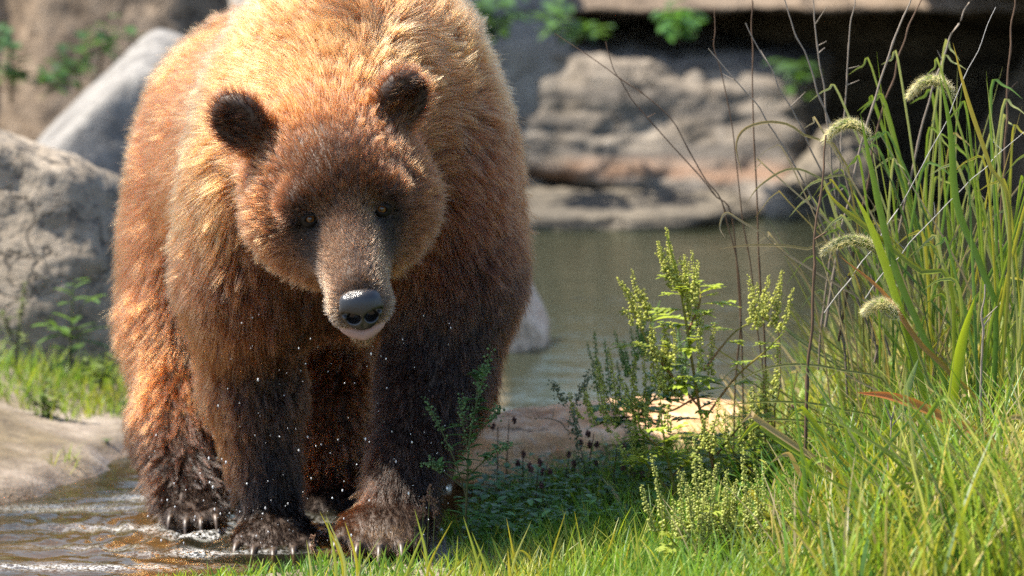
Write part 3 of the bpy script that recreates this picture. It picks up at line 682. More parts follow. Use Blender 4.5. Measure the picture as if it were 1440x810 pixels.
# claws: curved tapering horns
claw_mat_n = NT('claw_horn'); cz = claw_mat_n.noise(30, 3, vec=claw_mat_n.coord((1, 1, 6)))
claw_mat = claw_mat_n.done(claw_mat_n.pbr(claw_mat_n.ramp(cz, [(0.35, (0.012, 0.009, 0.007)), (0.7, (0.10, 0.065, 0.04))]), 0.45))
def tube(path, radii, nseg=8):
    path = np.asarray(path, float); nP = len(path); tg = nrm(np.gradient(path, axis=0))
    ref = np.array((0.3, 0.2, 1.0)); ref = np.where(np.abs((tg*nrm(ref)).sum(1, keepdims=True)) > 0.95, np.array((1.0, 0, 0)), ref)
    x = nrm(np.cross(tg, ref)); y = np.cross(tg, x); th = np.linspace(0, 2*np.pi, nseg, endpoint=False)
    X = path[:, None, :] + np.asarray(radii)[:, None, None]*(np.cos(th)[None, :, None]*x[:, None, :]+np.sin(th)[None, :, None]*y[:, None, :])
    f = [(i*nseg+j, i*nseg+(j+1) % nseg, (i+1)*nseg+(j+1) % nseg, (i+1)*nseg+j) for i in range(nP-1) for j in range(nseg)]
    return X.reshape(-1, 3), np.array(f)
def claw(base, fwd, L):
    fwd = nrm(fwd); t = np.linspace(0, 1, 8)
    path = np.asarray(base)+L*(t[:, None]*fwd + (0.25*np.sin(t*2.2))[:, None]*np.array((0, 0, 1.0)) - (0.62*t**2)[:, None]*np.array((0, 0, 1.0)))
    v, f = tube(path, 0.0078*(1-t)**0.7+0.0012); link('claw', mesh('claw', v-BL, f), bear, claw_mat)
for x, y, Y, sp in ((479, 757, -0.47, -0.25), (506, 766, -0.508, -0.1), (535, 769, -0.518, 0), (564, 766, -0.508, 0.12), (592, 757, -0.47, 0.25)):
    claw(Bp(x, y, Y), (sp-0.05, -1, -0.25), 0.062)
for x, y, Y, sp in ((335, 766, -0.145, -0.2), (358, 772, -0.175, -0.1), (385, 775, -0.185, 0), (412, 772, -0.175, 0.1), (436, 766, -0.145, 0.2)):
    claw(Bp(x, y, Y), (sp, -1, -0.3), 0.05)
for x, y, Y, sp in ((241, 727, 0.072, -0.15), (262, 733, 0.045, 0), (283, 733, 0.045, 0.05), (303, 727, 0.06, 0.15)):
    claw(Bp(x, y, Y), (sp, -1, -0.3), 0.036)
# ------------------------------------------------------------------ plants
def leaf_mat(name, trans=0.5, rough=0.45, var=0.25, spec=0.35):
    m = NT(name); at = m.attr('col'); nzc = m.noise(35, 3)
    c = m.mix(m.math('MULTIPLY', nzc, var*2), at.outputs[0], m.mix(0.5, at.outputs[0], (0.0, 0.0, 0.0)))
    p = m.pbr(c, rough, None, spec); t = m.n('ShaderNodeBsdfTranslucent'); m.l(m.mix(1.0, c, (1.0, 0.95, 0.55), 'MULTIPLY'), t.inputs[0])
    mx = m.n('ShaderNodeMixShader'); mx.inputs[0].default_value = trans; m.l(p.outputs[0], mx.inputs[1]); m.l(t.outputs[0], mx.inputs[2])
    return m.done(mx)
LEAF = leaf_mat('leaf'); DRY = leaf_mat('dry_stem', 0.12, 0.7, 0.35, 0.2); FUZZ = leaf_mat('seed_fuzz', 0.5, 0.6, 0.1, 0.2); SPIKE = leaf_mat('flower_spike', 0.5, 0.6, 0.12, 0.2)

def smooth_path(pts, n=24):
    p = np.asarray(pts, float)
    if len(p) == 2: return p[0]+(p[1]-p[0])*np.linspace(0, 1, n)[:, None]
    q = np.vstack([2*p[0]-p[1], p, 2*p[-1]-p[-2]]); out = []
    for t in np.linspace(0, len(p)-1, n):
        i = min(int(t), len(p)-2); f = t-i; a, b, c, d = q[i:i+4]
        out.append(0.5*((2*b)+(c-a)*f+(2*a-5*b+4*c-d)*f*f+(3*b-a-3*c+d)*f**3))
    return np.array(out)
def pxp(pts, Y, Y1=None, n=24):
    """photo pixels along a stem standing at depth Y -> world path"""
    Y1 = Y if Y1 is None else Y1; ys = np.linspace(Y, Y1, len(pts))
    return smooth_path([at_y(x, y, Yk) for (x, y), Yk in zip(pts, ys)], n)
def ribbon(path, w, face=None, fold=0.25, tip=0.7, base=0.6):
    """a folded blade along a path: three columns of vertices"""
    path = np.asarray(path, float); n = len(path); tg = nrm(np.gradient(path, axis=0)); t = np.linspace(0, 1, n)
    face = np.array((0.3, -1, 0.35)) if face is None else np.asarray(face, float)
    side = nrm(np.cross(tg, face)); nrm_ = nrm(np.cross(side, tg))
    ww = w*(base+(1-base)*np.sin(np.clip(t*2.2, 0, np.pi/2)))*np.clip((1-t)/(1-tip+1e-6), 0, 1)**0.8 if tip < 1 else w*np.ones(n)
    ww = np.maximum(ww, 0.0002)
    Vv = np.stack([path-side*ww[:, None]/2+nrm_*(fold*ww)[:, None], path, path+side*ww[:, None]/2+nrm_*(fold*ww)[:, None]], 1).reshape(-1, 3)
    f = [(i*3+c, i*3+c+1, (i+1)*3+c+1, (i+1)*3+c) for i in range(n-1) for c in (0, 1)]
    return Vv, np.array(f)
class MB:
    def __init__(s): s.v, s.f, s.c, s.n = [], [], [], 0
    def add(s, V_, F_, col):
        V_ = np.asarray(V_); s.v.append(V_); s.f.append(np.asarray(F_)+s.n); s.n += len(V_)
        col = np.asarray(col, float); s.c.append(np.tile(col, (len(V_), 1)) if col.ndim == 1 else col)
    def build(s, name, mat, parent=None):
        Vv = np.concatenate(s.v); org = np.array(parent.matrix_basis.translation) if parent is not None and parent.parent is None else np.zeros(3)
        if parent is not None and parent.parent is not None: org = np.array(parent.parent.matrix_basis.translation)
        tri = [f for f in s.f if f.shape[1] == 3]; qd = [f for f in s.f if f.shape[1] == 4]
        me = mesh(name, Vv-org, [np.concatenate(x) for x in (tri, qd) if x]); vcol(me, np.concatenate(s.c))
        return link(name, me, parent, mat)
def grad_col(n, c0, c1, k=3):
    t = np.repeat(np.linspace(0, 1, n), k)[:, None]; return np.array(c0)*(1-t)+np.array(c1)*t
def one(name, V_, F_, col, mat, parent):
    b = MB(); b.add(V_, F_, col); return b.build(name, mat, parent)
OCT = np.array(((1, 0, 0), (-1, 0, 0), (0, 1, 0), (0, -1, 0), (0, 0, 1), (0, 0, -1)), float)
OCF = np.array(((0, 2, 4), (2, 1, 4), (1, 3, 4), (3, 0, 4), (2, 0, 5), (1, 2, 5), (3, 1, 5), (0, 3, 5)))
def leaflet(p, d, L, w, up=(0, 0, 1)):
    """one pointed leaf: 2x4 quads folded on the midrib, drooping a little"""
    d = nrm(d); t = np.linspace(0, 1, 6); path = np.asarray(p)+L*(t[:, None]*d-(0.18*t**2)[:, None]*np.array((0, 0, 1.0)))
    side = nrm(np.cross(d, up)+1e-6); wv = w*np.sin(np.pi*np.clip(t*0.92+0.06, 0, 1))**0.8
    Vv = np.stack([path-side*wv[:, None]/2+np.array((0, 0, 1))*(0.15*wv)[:, None], path, path+side*wv[:, None]/2+np.array((0, 0, 1))*(0.15*wv)[:, None]], 1).reshape(-1, 3)
    f = [(i*3+c, i*3+c+1, (i+1)*3+c+1, (i+1)*3+c) for i in range(5) for c in (0, 1)]
    return Vv, np.array(f)
R2 = np.random.default_rng(77)

# ---- short grass of the banks: far too many blades to count
def field_grass(name, label, xs, ys, hs, lean, wid, cols, ok, seed, K=5, bend=0.5):
    r = np.random.default_rng(seed); m_ = ok(xs, ys); xs, ys = xs[m_], ys[m_]; n = len(xs)
    h = hs(xs, ys)*(0.5+0.8*r.random(n)); z = ground_z(xs, ys)-0.008
    th = r.random(n)*2*np.pi; ld = np.stack([np.cos(th), np.sin(th), 0*th], 1); a = lean*(0.3+r.random(n))
    t = np.linspace(0, 1, K); base = np.stack([xs, ys, z], 1)
    bd = bend*(0.4+r.random(n))
    path = base[:, None, :] + (h[:, None]*t)[:, :, None]*np.array((0, 0, 1.0))*(1-0.25*a[:, None, None]*t[None, :, None]) + ld[:, None, :]*(h[:, None]*(a[:, None]*t+bd[:, None]*t**2.2)*0.6)[:, :, None]
    sa = th+np.pi/2+0.6*r.normal(size=n); side = np.stack([np.cos(sa), np.sin(sa), 0*sa], 1)
    w_ = wid*(0.6+0.8*r.random(n)); wt = w_[:, None]*np.maximum(1-t, 0.03)[None, :]**0.7
    Vv = np.stack([path-side[:, None, :]*wt[:, :, None]/2, path+side[:, None, :]*wt[:, :, None]/2], 2).reshape(-1, 3)
    b0 = (np.arange(n)*K*2)[:, None, None]; i = np.arange(K-1)[None, :, None]*2
    Fq = (b0+i+np.array((0, 1, 3, 2))[None, None, :]).reshape(-1, 4)
    cols = np.asarray(cols, float); pick = r.integers(0, len(cols), n); patch = np.clip(0.5+0.9*fbm(base*3, seed, 2), 0, 1)
    pick = np.where(r.random(n) < 0.55, np.clip((patch*len(cols)).astype(int), 0, len(cols)-1), pick)
    c = cols[pick]*(0.7+0.6*r.random(n))[:, None]
    me = mesh(name, Vv, Fq); vcol(me, np.repeat(c, K*2, axis=0))
    o = link(name, me, None, LEAF); return tag(o, label, None, None, 'stuff')
GREEN = [(0.085, 0.205, 0.030), (0.130, 0.265, 0.032), (0.190, 0.320, 0.032), (0.265, 0.350, 0.036), (0.35, 0.36, 0.055), (0.46, 0.39, 0.16)]
def uni(n, x0, x1, y0, y1): return R2.uniform(x0, x1, n), R2.uniform(y0, y1, n)
in_r = lambda off: (lambda x, y: sdist(RIGHT_BANK, x, y) > off)
slab_free = lambda x, y: ~((np.abs(x-0.16) < 0.31) & (np.abs(y-0.68) < 0.23)) & ~((((x+0.25)/0.15)**2+((y+0.40)/0.20)**2) < 1)
x, y = uni(52000, -1.1, 1.7, -1.5, 1.1)
g1 = field_grass('lawn_grass', 'short bright green grass covering the near right bank', x, y, lambda x, y: 0.050+0.075*smooth(-0.2, 0.35, x)-0.018*smooth(-0.25, -0.5, x)+0.02*vnoise(np.stack([x*4, y*4, 0*x], 1), 4), 0.55, 0.0042, GREEN[:5],
    lambda x, y: in_r(-0.01)(x, y) & slab_free(x, y), 1)
x, y = uni(16000, 0.15, 1.75, -1.7, 1.0)
g2 = field_grass('meadow_grass', 'knee-high yellow-green tangled grass filling the right bank', x, y, lambda x, y: 0.10+0.22*smooth(0.3, 1.0, x)+0.06*smooth(-0.5, -1.3, y), 0.45, 0.0088, GREEN+[(0.42, 0.35, 0.19), (0.10, 0.17, 0.05)],
    lambda x, y: in_r(0.0)(x, y) & (R2.random(len(x)) < smooth(0.1, 0.75, x+0.15*y)) & slab_free(x, y) & (y > -1.75+0.0*x), 2, K=6, bend=0.55)
x, y = uni(6000, -2.1, -0.95, 0.7, 2.3)
g3 = field_grass('bank_grass', 'low soft green grass on the left bank below the granite boulder', x, y, lambda x, y: 0.05+0.05*smooth(1.2, 1.9, y), 0.6, 0.0045, GREEN[1:5],
    lambda x, y: (sdist(LEFT_BANK, x, y) > 0.05) & (fbm(np.stack([x*3, y*3, 0*x], 1), 8, 3) > 0.40-0.70*smooth(1.1, 1.7, y)), 3)

# ---- leafy ground cover in the shade of the bear
r = np.random.default_rng(14); b = MB()
for k in range(3000):
    x, y = r.uniform(-0.10, 0.75), r.uniform(-0.45, 0.32)
    if sdist(RIGHT_BANK, np.array([x]), np.array([y]))[0] < 0.02: continue
    z = 0.045+0.03*smooth(-0.2, 0.9, x)+r.uniform(0.0, 0.11)*(0.5+0.5*r.random())
    th = r.random()*6.28; V_, F_ = leaflet((x, y, z), (math.cos(th), math.sin(th), r.uniform(-0.2, 0.5)), r.uniform(0.015, 0.038), r.uniform(0.008, 0.018))
    b.add(V_, F_, np.array((0.10, 0.22, 0.06))*r.uniform(0.6, 1.5))
tag(b.build('ground_cover', LEAF), 'dark green leafy ground cover between the bear and the ragweed', None, None, 'stuff')

r = np.random.default_rng(15); b = MB()
for k in range(3200):                                  # clover, vetch and small forbs woven through the meadow
    x, y = r.uniform(0.2, 1.5), r.uniform(-1.4, 0.6)
    if r.random() > smooth(0.15, 0.7, x): continue
    z = 0.05+0.05*smooth(-0.2, 0.9, x)+r.uniform(0.0, 0.30)*smooth(0.1, 1.0, x)
    th = r.random()*6.28; V_, F_ = leaflet((x, y, z), (math.cos(th), math.sin(th), r.uniform(-0.3, 0.7)), r.uniform(0.012, 0.034), r.uniform(0.006, 0.014))
    b.add(V_, F_, np.array([(0.13, 0.22, 0.03), (0.08, 0.16, 0.04), (0.26, 0.27, 0.04), (0.36, 0.28, 0.13), (0.30, 0.16, 0.05)][r.choice(5, p=[0.4, 0.25, 0.2, 0.11, 0.04])])*r.uniform(0.7, 1.4))
tag(b.build('meadow_forbs', LEAF), 'small leaves of clover and forbs tangled in the right bank grass', None, None, 'stuff')

# ---- ragweed
def ragweed(label, stem, branches, spikes, Y, col_leaf, col_spike, stem_col, leaf_n=40, seed=0, spike_r=0.0082, stem_r=0.0045):
    """stem: pixel path; branches: pixel paths; spikes: (pixel base, pixel tip)"""
    r = np.random.default_rng(seed); P0 = at_y(*stem[0], Y); root = empty('ragweed_plant', P0); tag(root, label, 'plant', 'ragweed plants on the right bank')
    sp_ = pxp(stem, Y, Y, 30); V_, F_ = tube(sp_, np.linspace(stem_r, stem_r*0.4, 30), 7); one('stem', V_, F_, grad_col(30, stem_col, col_leaf, 7), LEAF, root)
    carriers = [sp_]
    for k, bp in enumerate(branches):
        p = pxp(bp, Y, Y+r.uniform(-0.09, 0.09), 18); carriers.append(p); V_, F_ = tube(p, np.linspace(stem_r*0.6, stem_r*0.3, 18), 6); one('branch', V_, F_, grad_col(18, stem_col, col_leaf, 6), LEAF, root)
    more = [((b0[0]+dx, b0[1]+8), (t0[0]+1.4*dx, b0[1]+(t0[1]-b0[1])*r.uniform(0.55, 0.95))) for (b0, t0) in spikes for dx in (r.choice((-1, 1))*r.uniform(7, 14),)]
    for (b0, t0) in list(spikes)+more:
        y0 = Y+r.uniform(-0.06, 0.06); p = pxp([b0, ((b0[0]+t0[0])/2+r.uniform(-4, 4), (b0[1]+t0[1])/2), t0], y0, y0, 34); b = MB()
        V_, F_ = tube(p, np.linspace(0.0016, 0.0008, 34), 5); b.add(V_, F_, np.array(col_spike)*0.7)
        L = np.linalg.norm(p[-1]-p[0]); cnt = max(16, int(L/0.0016))
        for q in np.linspace(0.03, 1, cnt):
            c = p[min(33, int(q*33))]; th = r.random()*6.28; rr = spike_r*(1-0.55*q)
            d = np.array((math.cos(th)*rr, math.sin(th)*rr, r.uniform(-0.002, 0.002)))
            b.add(c+d+OCT*(rr*r.uniform(0.42, 0.62))*np.array((1, 1, 0.8)), OCF, np.array(col_spike)*r.uniform(0.65, 1.3))
        b.build('flower_spike', SPIKE, root)
    for k in range(leaf_n):
        p = carriers[r.integers(0, len(carriers))] if r.random() < 0.6 else sp_; i = r.integers(1, len(p)-3); th = r.random()*6.28
        d = np.array((math.cos(th), math.sin(th)*0.7, r.uniform(-0.1, 0.5))); b = MB(); L = r.uniform(0.05, 0.12)*(1.2-0.75*i/len(p))
        V_, F_ = leaflet(p[i], d, L, L*0.2); cc = np.array(col_leaf)*r.uniform(0.7, 1.35); b.add(V_, F_, cc)
        dn = nrm(d); sd = nrm(np.cross(dn, (0, 0, 1)))
        for q in (0.3, 0.5, 0.7):                              # the cut lobes of a ragweed leaf
            for s_ in (-1, 1):
                V_, F_ = leaflet(p[i]+dn*L*q, dn*0.7+sd*s_*0.8, L*0.5*(1.15-q), L*0.15); b.add(V_, F_, cc)
        b.build('leaf', LEAF, root)
    return root
YG = (0.30, 0.38, 0.045)
rg_Y = -0.15
ragweed('tall yellow-green ragweed with pink branching stems between the slab and the tall grass', [(1012, 742), (1004, 660), (985, 580), (975, 520), (965, 455), (955, 400), (938, 330)],
    [[(983, 572), (930, 510), (905, 470), (878, 400)], [(966, 470), (985, 420), (975, 380)], [(990, 590), (1035, 530), (1075, 495), (1100, 470)], [(990, 520), (1030, 470), (1062, 450)], [(978, 560), (930, 580), (860, 560)], [(1000, 650), (1040, 600), (1075, 570)]],
    [((955, 400), (938, 320)), ((952, 400), (926, 340)), ((945, 395), (923, 355)), ((958, 410), (943, 345)), ((970, 450), (964, 358)), ((976, 430), (974, 352)), ((982, 420), (982, 366)), ((908, 440), (888, 380)), ((912, 452), (904, 405)), ((896, 425), (874, 396)),
     ((903, 450), (893, 430)), ((940, 500), (932, 455)), ((930, 500), (912, 472)), ((945, 510), (944, 452)), ((922, 545), (921, 462)), ((933, 550), (914, 475)), ((940, 555), (943, 500)), ((988, 520), (987, 442)), ((1055, 455), (1053, 388)), ((1060, 450), (1061, 402)), ((1080, 440), (1101, 380)), ((1075, 450), (1082, 410)), ((1085, 460), (1098, 395)),
     ((850, 590), (838, 515)), ((866, 600), (856, 488)), ((895, 575), (893, 500)), ((908, 590), (905, 497)), ((1085, 560), (1094, 482)), ((828, 580), (820, 548)), ((900, 600), (880, 540)), ((1080, 585), (1078, 520))],
    rg_Y, YG, (0.55, 0.58, 0.15), (0.42, 0.18, 0.10), 90, 1)
ragweed('dark green ragweed with slim green spikes behind the yellow-green one', [(905, 690), (900, 640), (890, 580), (880, 540)], [[(895, 600), (862, 570), (845, 540)], [(893, 590), (920, 560), (935, 530)]],
    [((848, 545), (836, 465)), ((858, 555), (850, 478)), ((884, 530), (864, 466)), ((894, 520), (887, 462)), ((903, 500), (900, 440)), ((904, 500), (927, 425)), ((899, 480), (896, 452)), ((955, 520), (953, 455)), ((958, 560), (966, 480)), ((930, 540), (929, 470))],
    0.10, (0.15, 0.29, 0.08), (0.25, 0.40, 0.12), (0.12, 0.15, 0.05), 40, 2, 0.0070)
ragweed('bushy bright ragweed full of cut leaves at the foot of the tall one', [(955, 760), (950, 700), (938, 640), (930, 590)], [[(950, 700), (915, 660), (890, 630)], [(945, 670), (985, 630), (1000, 600)], [(940, 640), (905, 610), (895, 585)]],
    [((895, 640), (880, 590)), ((902, 650), (905, 600)), ((1000, 620), (1012, 560)), ((930, 600), (925, 545)), ((990, 630), (985, 585))], -0.25, (0.30, 0.38, 0.05), (0.5, 0.54, 0.14), (0.30, 0.18, 0.08), 42, 12)
ragweed('leafy ragweed with slender spikes beside the thick dark stalk', [(1075, 750), (1070, 690), (1062, 640), (1060, 600)], [[(1070, 690), (1100, 650), (1115, 630)], [(1066, 670), (1035, 640), (1025, 620)]],
    [((1060, 610), (1056, 545)), ((1112, 640), (1118, 585)), ((1028, 630), (1020, 575)), ((1066, 620), (1072, 560))], -0.20, (0.26, 0.34, 0.05), (0.46, 0.5, 0.13), (0.28, 0.16, 0.08), 40, 13)
for k, (x0, sd) in enumerate(((985, 3), (1052, 4))):
    ragweed(['short pale ragweed with blurred spikes in the near grass', 'second short pale ragweed with taller spikes in the near grass'][k], [(x0, 860), (x0-4, 790), (x0-2, 700)], [[(x0, 800), (x0-40, 760), (x0-52, 720)], [(x0, 790), (x0+35, 740), (x0+42, 700)]],
        [((x0-52, 740), (x0-68, 640)), ((x0-30, 760), (x0-30, 660)), ((x0, 740), (x0-8, 610+20*k)), ((x0+10, 760), (x0+24, 650)), ((x0+40, 740), (x0+48, 690)), ((x0-15, 750), (x0-18, 680))],
        -0.95, (0.30, 0.36, 0.06), (0.50, 0.54, 0.17), (0.18, 0.14, 0.07), 30, sd, 0.0078)

# ---- goosefoot in front of the bear's leg, knotweed beside it
def weed(name, label, stem, branches, Y, col, n_leaf, leaf_L, seed, clus=None, clus_col=(0.10, 0.15, 0.06), stem_r=0.003, stem_col=(0.12, 0.10, 0.04), group=None, wr=0.38):
    r = np.random.default_rng(seed); root = empty(name, at_y(*stem[0], Y)); tag(root, label, 'plant', group)
    car = [pxp(stem, Y, Y, 24)]; V_, F_ = tube(car[0], np.linspace(stem_r, stem_r*0.4, 24), 6); one('stem', V_, F_, grad_col(24, stem_col, col, 6), LEAF, root)
    for bp in branches:
        p = pxp(bp, Y, Y+r.uniform(-0.05, 0.05), 14); car.append(p); V_, F_ = tube(p, np.linspace(stem_r*0.6, stem_r*0.3, 14), 5); one('branch', V_, F_, grad_col(14, stem_col, col, 5), LEAF, root)
    for k in range(n_leaf):
        p = car[r.integers(0, len(car))] if r.random() < 0.55 else car[0]; i = r.integers(2, len(p)); th = r.random()*6.28
        V_, F_ = leaflet(p[i-1], (math.cos(th), 0.6*math.sin(th), r.uniform(-0.1, 0.6)), leaf_L*r.uniform(0.5, 1.25)*(1.15-0.6*i/len(p)), leaf_L*wr*r.uniform(0.7, 1.2)*(1.1-0.5*i/len(p)))
        one('leaf', V_, F_, np.array(col)*r.uniform(0.65, 1.4), LEAF, root)
    if clus:
        for p in car:
            b = MB(); i0 = int(len(p)*clus)
            for k in range(int((len(p)-i0)*9)):
                c = p[r.integers(i0, len(p))]+r.normal(size=3)*0.0055; b.add(c+OCT*r.uniform(0.0016, 0.0036), OCF, np.array(clus_col)*r.uniform(0.6, 1.4))
            b.build('seed_cluster', SPIKE, root)
    return root
weed('goosefoot_weed', 'bushy green goosefoot weed in front of the bear foreleg', [(655, 735), (657, 680), (660, 620), (672, 560), (690, 497)],
     [[(656, 700), (640, 650), (618, 600), (600, 565)], [(660, 640), (650, 590), (652, 560)], [(660, 620), (690, 590), (702, 575)], [(658, 670), (690, 640), (715, 625)], [(656, 690), (620, 660), (602, 650)], [(668, 580), (672, 540), (680, 515)]],
     -0.42, (0.085, 0.18, 0.055), 90, 0.042, 21, 0.45, (0.16, 0.26, 0.11))
kn = [(700, 600, 760), (716, 590, 735), (735, 640, 745), (757, 660, 745), (770, 650, 740), (800, 640, 735), (815, 622, 735), (840, 650, 730), (868, 628, 730), (835, 610, 720), (890, 645, 735), (1085, 590, 690), (1110, 575, 690)]
nth = ['lone', 'leaning', 'short', 'slim', 'leafy', 'bushy', 'tall', 'low', 'forked', 'reddish', 'broad-leaved', 'far', 'outermost']
for k, (x0, y0, y1) in enumerate(kn):
    r = np.random.default_rng(50+k); Y = r.uniform(-0.15, 0.25); root = empty('knotweed', at_y(x0, y1, Y)); tag(root, 'thin dark knotweed stalk with small mauve-brown flower heads before the slab', 'plant', 'knotweed stalks before the stone slab')
    p = pxp([(x0+r.uniform(-15, 15), y1), (x0+r.uniform(-8, 8), (y0+y1)/2), (x0, y0)], Y, Y, 16); V_, F_ = tube(p, np.linspace(0.0022, 0.001, 16), 5); one('stem', V_, F_, (0.10, 0.05, 0.035), LEAF, root)
    for q in range(r.integers(1, 4)):
        c = p[-1]+np.array((r.uniform(-0.02, 0.02), r.uniform(-0.01, 0.01), 0 if q == 0 else -r.uniform(0.015, 0.05))); b = MB()
        for j in range(46): b.add(c+nrm(r.normal(size=3))*np.array((0.0055, 0.0055, 0.009))*r.random()**0.4+OCT*r.uniform(0.0014, 0.0028), OCF, np.array((0.17, 0.085, 0.085))*r.uniform(0.5, 1.7))
        b.build('flower_head', SPIKE, root)
    for q in range(14):
        th = r.random()*6.28; V_, F_ = leaflet(p[r.integers(1, 13)], (math.cos(th), 0.6*math.sin(th), 0.35), r.uniform(0.03, 0.06), 0.011); one('leaf', V_, F_, np.array((0.11, 0.22, 0.055))*r.uniform(0.7, 1.4), LEAF, root)

# ---- foxtail grasses
def foxtail(label, stem, head, Y, seed):
    r = np.random.default_rng(seed); root = empty('foxtail_grass', at_y(*stem[0], Y)); tag(root, label, 'grass plant', 'foxtail grasses on the right bank')
    p = pxp(stem, Y, Y, 30); V_, F_ = tube(p, np.linspace(0.0020, 0.0011, 30), 6); one('stem', V_, F_, grad_col(30, (0.12, 0.17, 0.03), (0.20, 0.23, 0.06), 6), LEAF, root)
    h = pxp(head, Y, Y, 30); b = MB(); V_, F_ = tube(h, 0.0085*np.sin(np.linspace(0.35, 2.9, 30))**0.6, 8); b.add(V_, F_, (0.16, 0.22, 0.04))
    for k in range(420):
        i = r.integers(0, 30); th = r.random()*6.28; d = nrm(r.normal(size=3)); rr = 0.0095*math.sin(0.35+2.55*i/29)**0.6
        b.add(h[i]+d*rr+OCT*np.array((0.0016, 0.0016, 0.0022)), OCF, np.array((0.28, 0.38, 0.05))*r.uniform(0.6, 1.4))
    hd = b.build('seed_head', SPIKE, root); b = MB()
    for k in range(2800):                                             # bristles
        i = r.integers(0, 30); d = nrm(r.normal(size=3)); tg_ = nrm(h[min(29, i+1)]-h[max(0, i-1)]); rr = 0.008*math.sin(0.35+2.55*i/29)**0.6
        q0 = h[i]+d*rr; q1 = q0+nrm(d+0.5*tg_)*r.uniform(0.009, 0.017); sd = nrm(np.cross(d, tg_))*0.00055
        b.add(np.array((q0-sd, q0+sd, q1)), np.array(((0, 1, 2),)), np.array((0.72, 0.68, 0.50))*r.uniform(0.8, 1.3))
    b.build('bristles', FUZZ, hd)
    return root
foxtail('topmost foxtail seed head arching above the tall grass', [(1420, 800), (1405, 600), (1390, 400), (1365, 240), (1340, 150), (1335, 135)], [(1338, 132), (1325, 117), (1308, 113), (1293, 120), (1280, 134)], -0.30, 1)
foxtail('foxtail seed head next lower than the topmost one', [(1330, 800), (1320, 560), (1285, 370), (1255, 260), (1222, 205), (1218, 195)], [(1220, 192), (1207, 178), (1190, 174), (1174, 182), (1162, 196)], -0.35, 2)
foxtail('drooping foxtail seed head above the orange-streaked leaf', [(1330, 800), (1312, 640), (1280, 480), (1250, 400), (1238, 362)], [(1238, 358), (1222, 344), (1200, 338), (1178, 342), (1160, 353)], -0.55, 3)
foxtail('small foxtail seed head lowest of all', [(1320, 800), (1310, 660), (1285, 520), (1262, 450)], [(1260, 444), (1250, 432), (1238, 427), (1226, 431), (1217, 438)], -0.60, 4)

# ---- tall grass tufts on the right: every blade its own piece
def tuft(label, blades, seed, mat=LEAF):
    """blades: (pixel path, Y, width, base colour, tip colour)"""
    p0 = blades[0][0][0]; root = empty('tall_grass_tuft', at_y(*p0, blades[0][1])); tag(root, label, 'grass plant', 'tall grass tufts on the right bank')
    for path, Y, w_, c0, c1 in blades:
        if path[0][1] < 690: path = [(path[0][0]+0.25*(1300-path[0][0]), 775)]+list(path)
        p = pxp(path, Y, Y-0.05, 22); V_, F_ = ribbon(p, w_); one('blade', V_, F_, grad_col(22, c0, c1), mat, root)
    return root
def auto_blades(n, bx, by, tx, ty, Y, seed, arch=0.35, wmin=0.004, wmax=0.009, cols=None, droop=0.4):
    r = np.random.default_rng(seed); out = []
    cols = cols or [((0.15, 0.25, 0.035), (0.23, 0.32, 0.04)), ((0.18, 0.26, 0.06), (0.32, 0.37, 0.08)), ((0.24, 0.29, 0.035), (0.46, 0.40, 0.06)), ((0.10, 0.20, 0.05), (0.15, 0.26, 0.06)), ((0.26, 0.30, 0.11), (0.40, 0.42, 0.18))]
    for k in range(n):
        x0, y0, x1, y1 = r.uniform(*bx), r.uniform(*by), r.uniform(*tx), r.uniform(*ty)
        mx_, my = (x0*0.55+x1*0.45)+r.uniform(-12, 12)-(x1-x0)*arch*0.4, y0*0.45+y1*0.55
        pts = [(x0, y0), ((x0*2+mx_)/3+0.0, (y0*2+my)/3), (mx_, my), (x1, y1)]
        if r.random() < droop:
            dd = r.uniform(18, 60)*(1 if x1 > x0 else -1); pts[-1] = (x1, y1+abs(dd)*0.35); pts += [(x1+dd*0.45, y1), (x1+dd, y1+abs(dd)*r.uniform(0.25, 0.7))]
        c0, c1 = cols[r.integers(0, len(cols))]; out.append((pts, Y+r.uniform(-0.12, 0.12), r.uniform(wmin, wmax), c0, c1))
    return out
BR, OR = ((0.19, 0.30, 0.02), (0.34, 0.42, 0.03)), ((0.20, 0.20, 0.03), (0.48, 0.17, 0.05))
tuft('tall upright green grass tuft behind the foxtail heads', auto_blades(46, (1270, 1400), (690, 760), (1180, 1440), (60, 330), -0.05, 5, 0.3, 0.0045, 0.0085), 5)
tuft('pale blue-green grass tuft leaning left over the pond', auto_blades(34, (1200, 1330), (680, 750), (1060, 1300), (230, 520), 0.05, 6, 0.35, 0.004, 0.007, [((0.12, 0.17, 0.08), (0.20, 0.25, 0.13)), ((0.14, 0.18, 0.05), (0.24, 0.26, 0.08)), ((0.10, 0.14, 0.06), (0.28, 0.25, 0.12))]), 6)
tuft('dense grass tuft leaning right at the edge of the bank', auto_blades(44, (1330, 1470), (740, 800), (1320, 1500), (90, 420), -0.35, 7, 0.3, 0.0045, 0.0085), 7)
tuft('low arching yellowish grass tuft bending left across the dark stalk', auto_blades(20, (1180, 1300), (660, 740), (960, 1150), (480, 660), -0.05, 8, 0.3, 0.003, 0.0055, [((0.16, 0.19, 0.05), (0.30, 0.27, 0.08)), ((0.18, 0.17, 0.06), (0.34, 0.26, 0.12))]), 8)
tuft('near blurred grass tuft in front of the tall grass', auto_blades(60, (1120, 1480), (860, 930), (1080, 1460), (480, 760), -1.15, 9, 0.3, 0.005, 0.011, None, 0.15), 9)
tuft('near blurred low grass tuft in front of the ragweed', [bl for q in range(14) for bl in auto_blades(6, (440+52*q, 490+52*q), (850, 880), (425+52*q, 510+52*q), (715, 800), -0.9, 100+q, 0.1, 0.004, 0.007, None, 0.03)], 10)
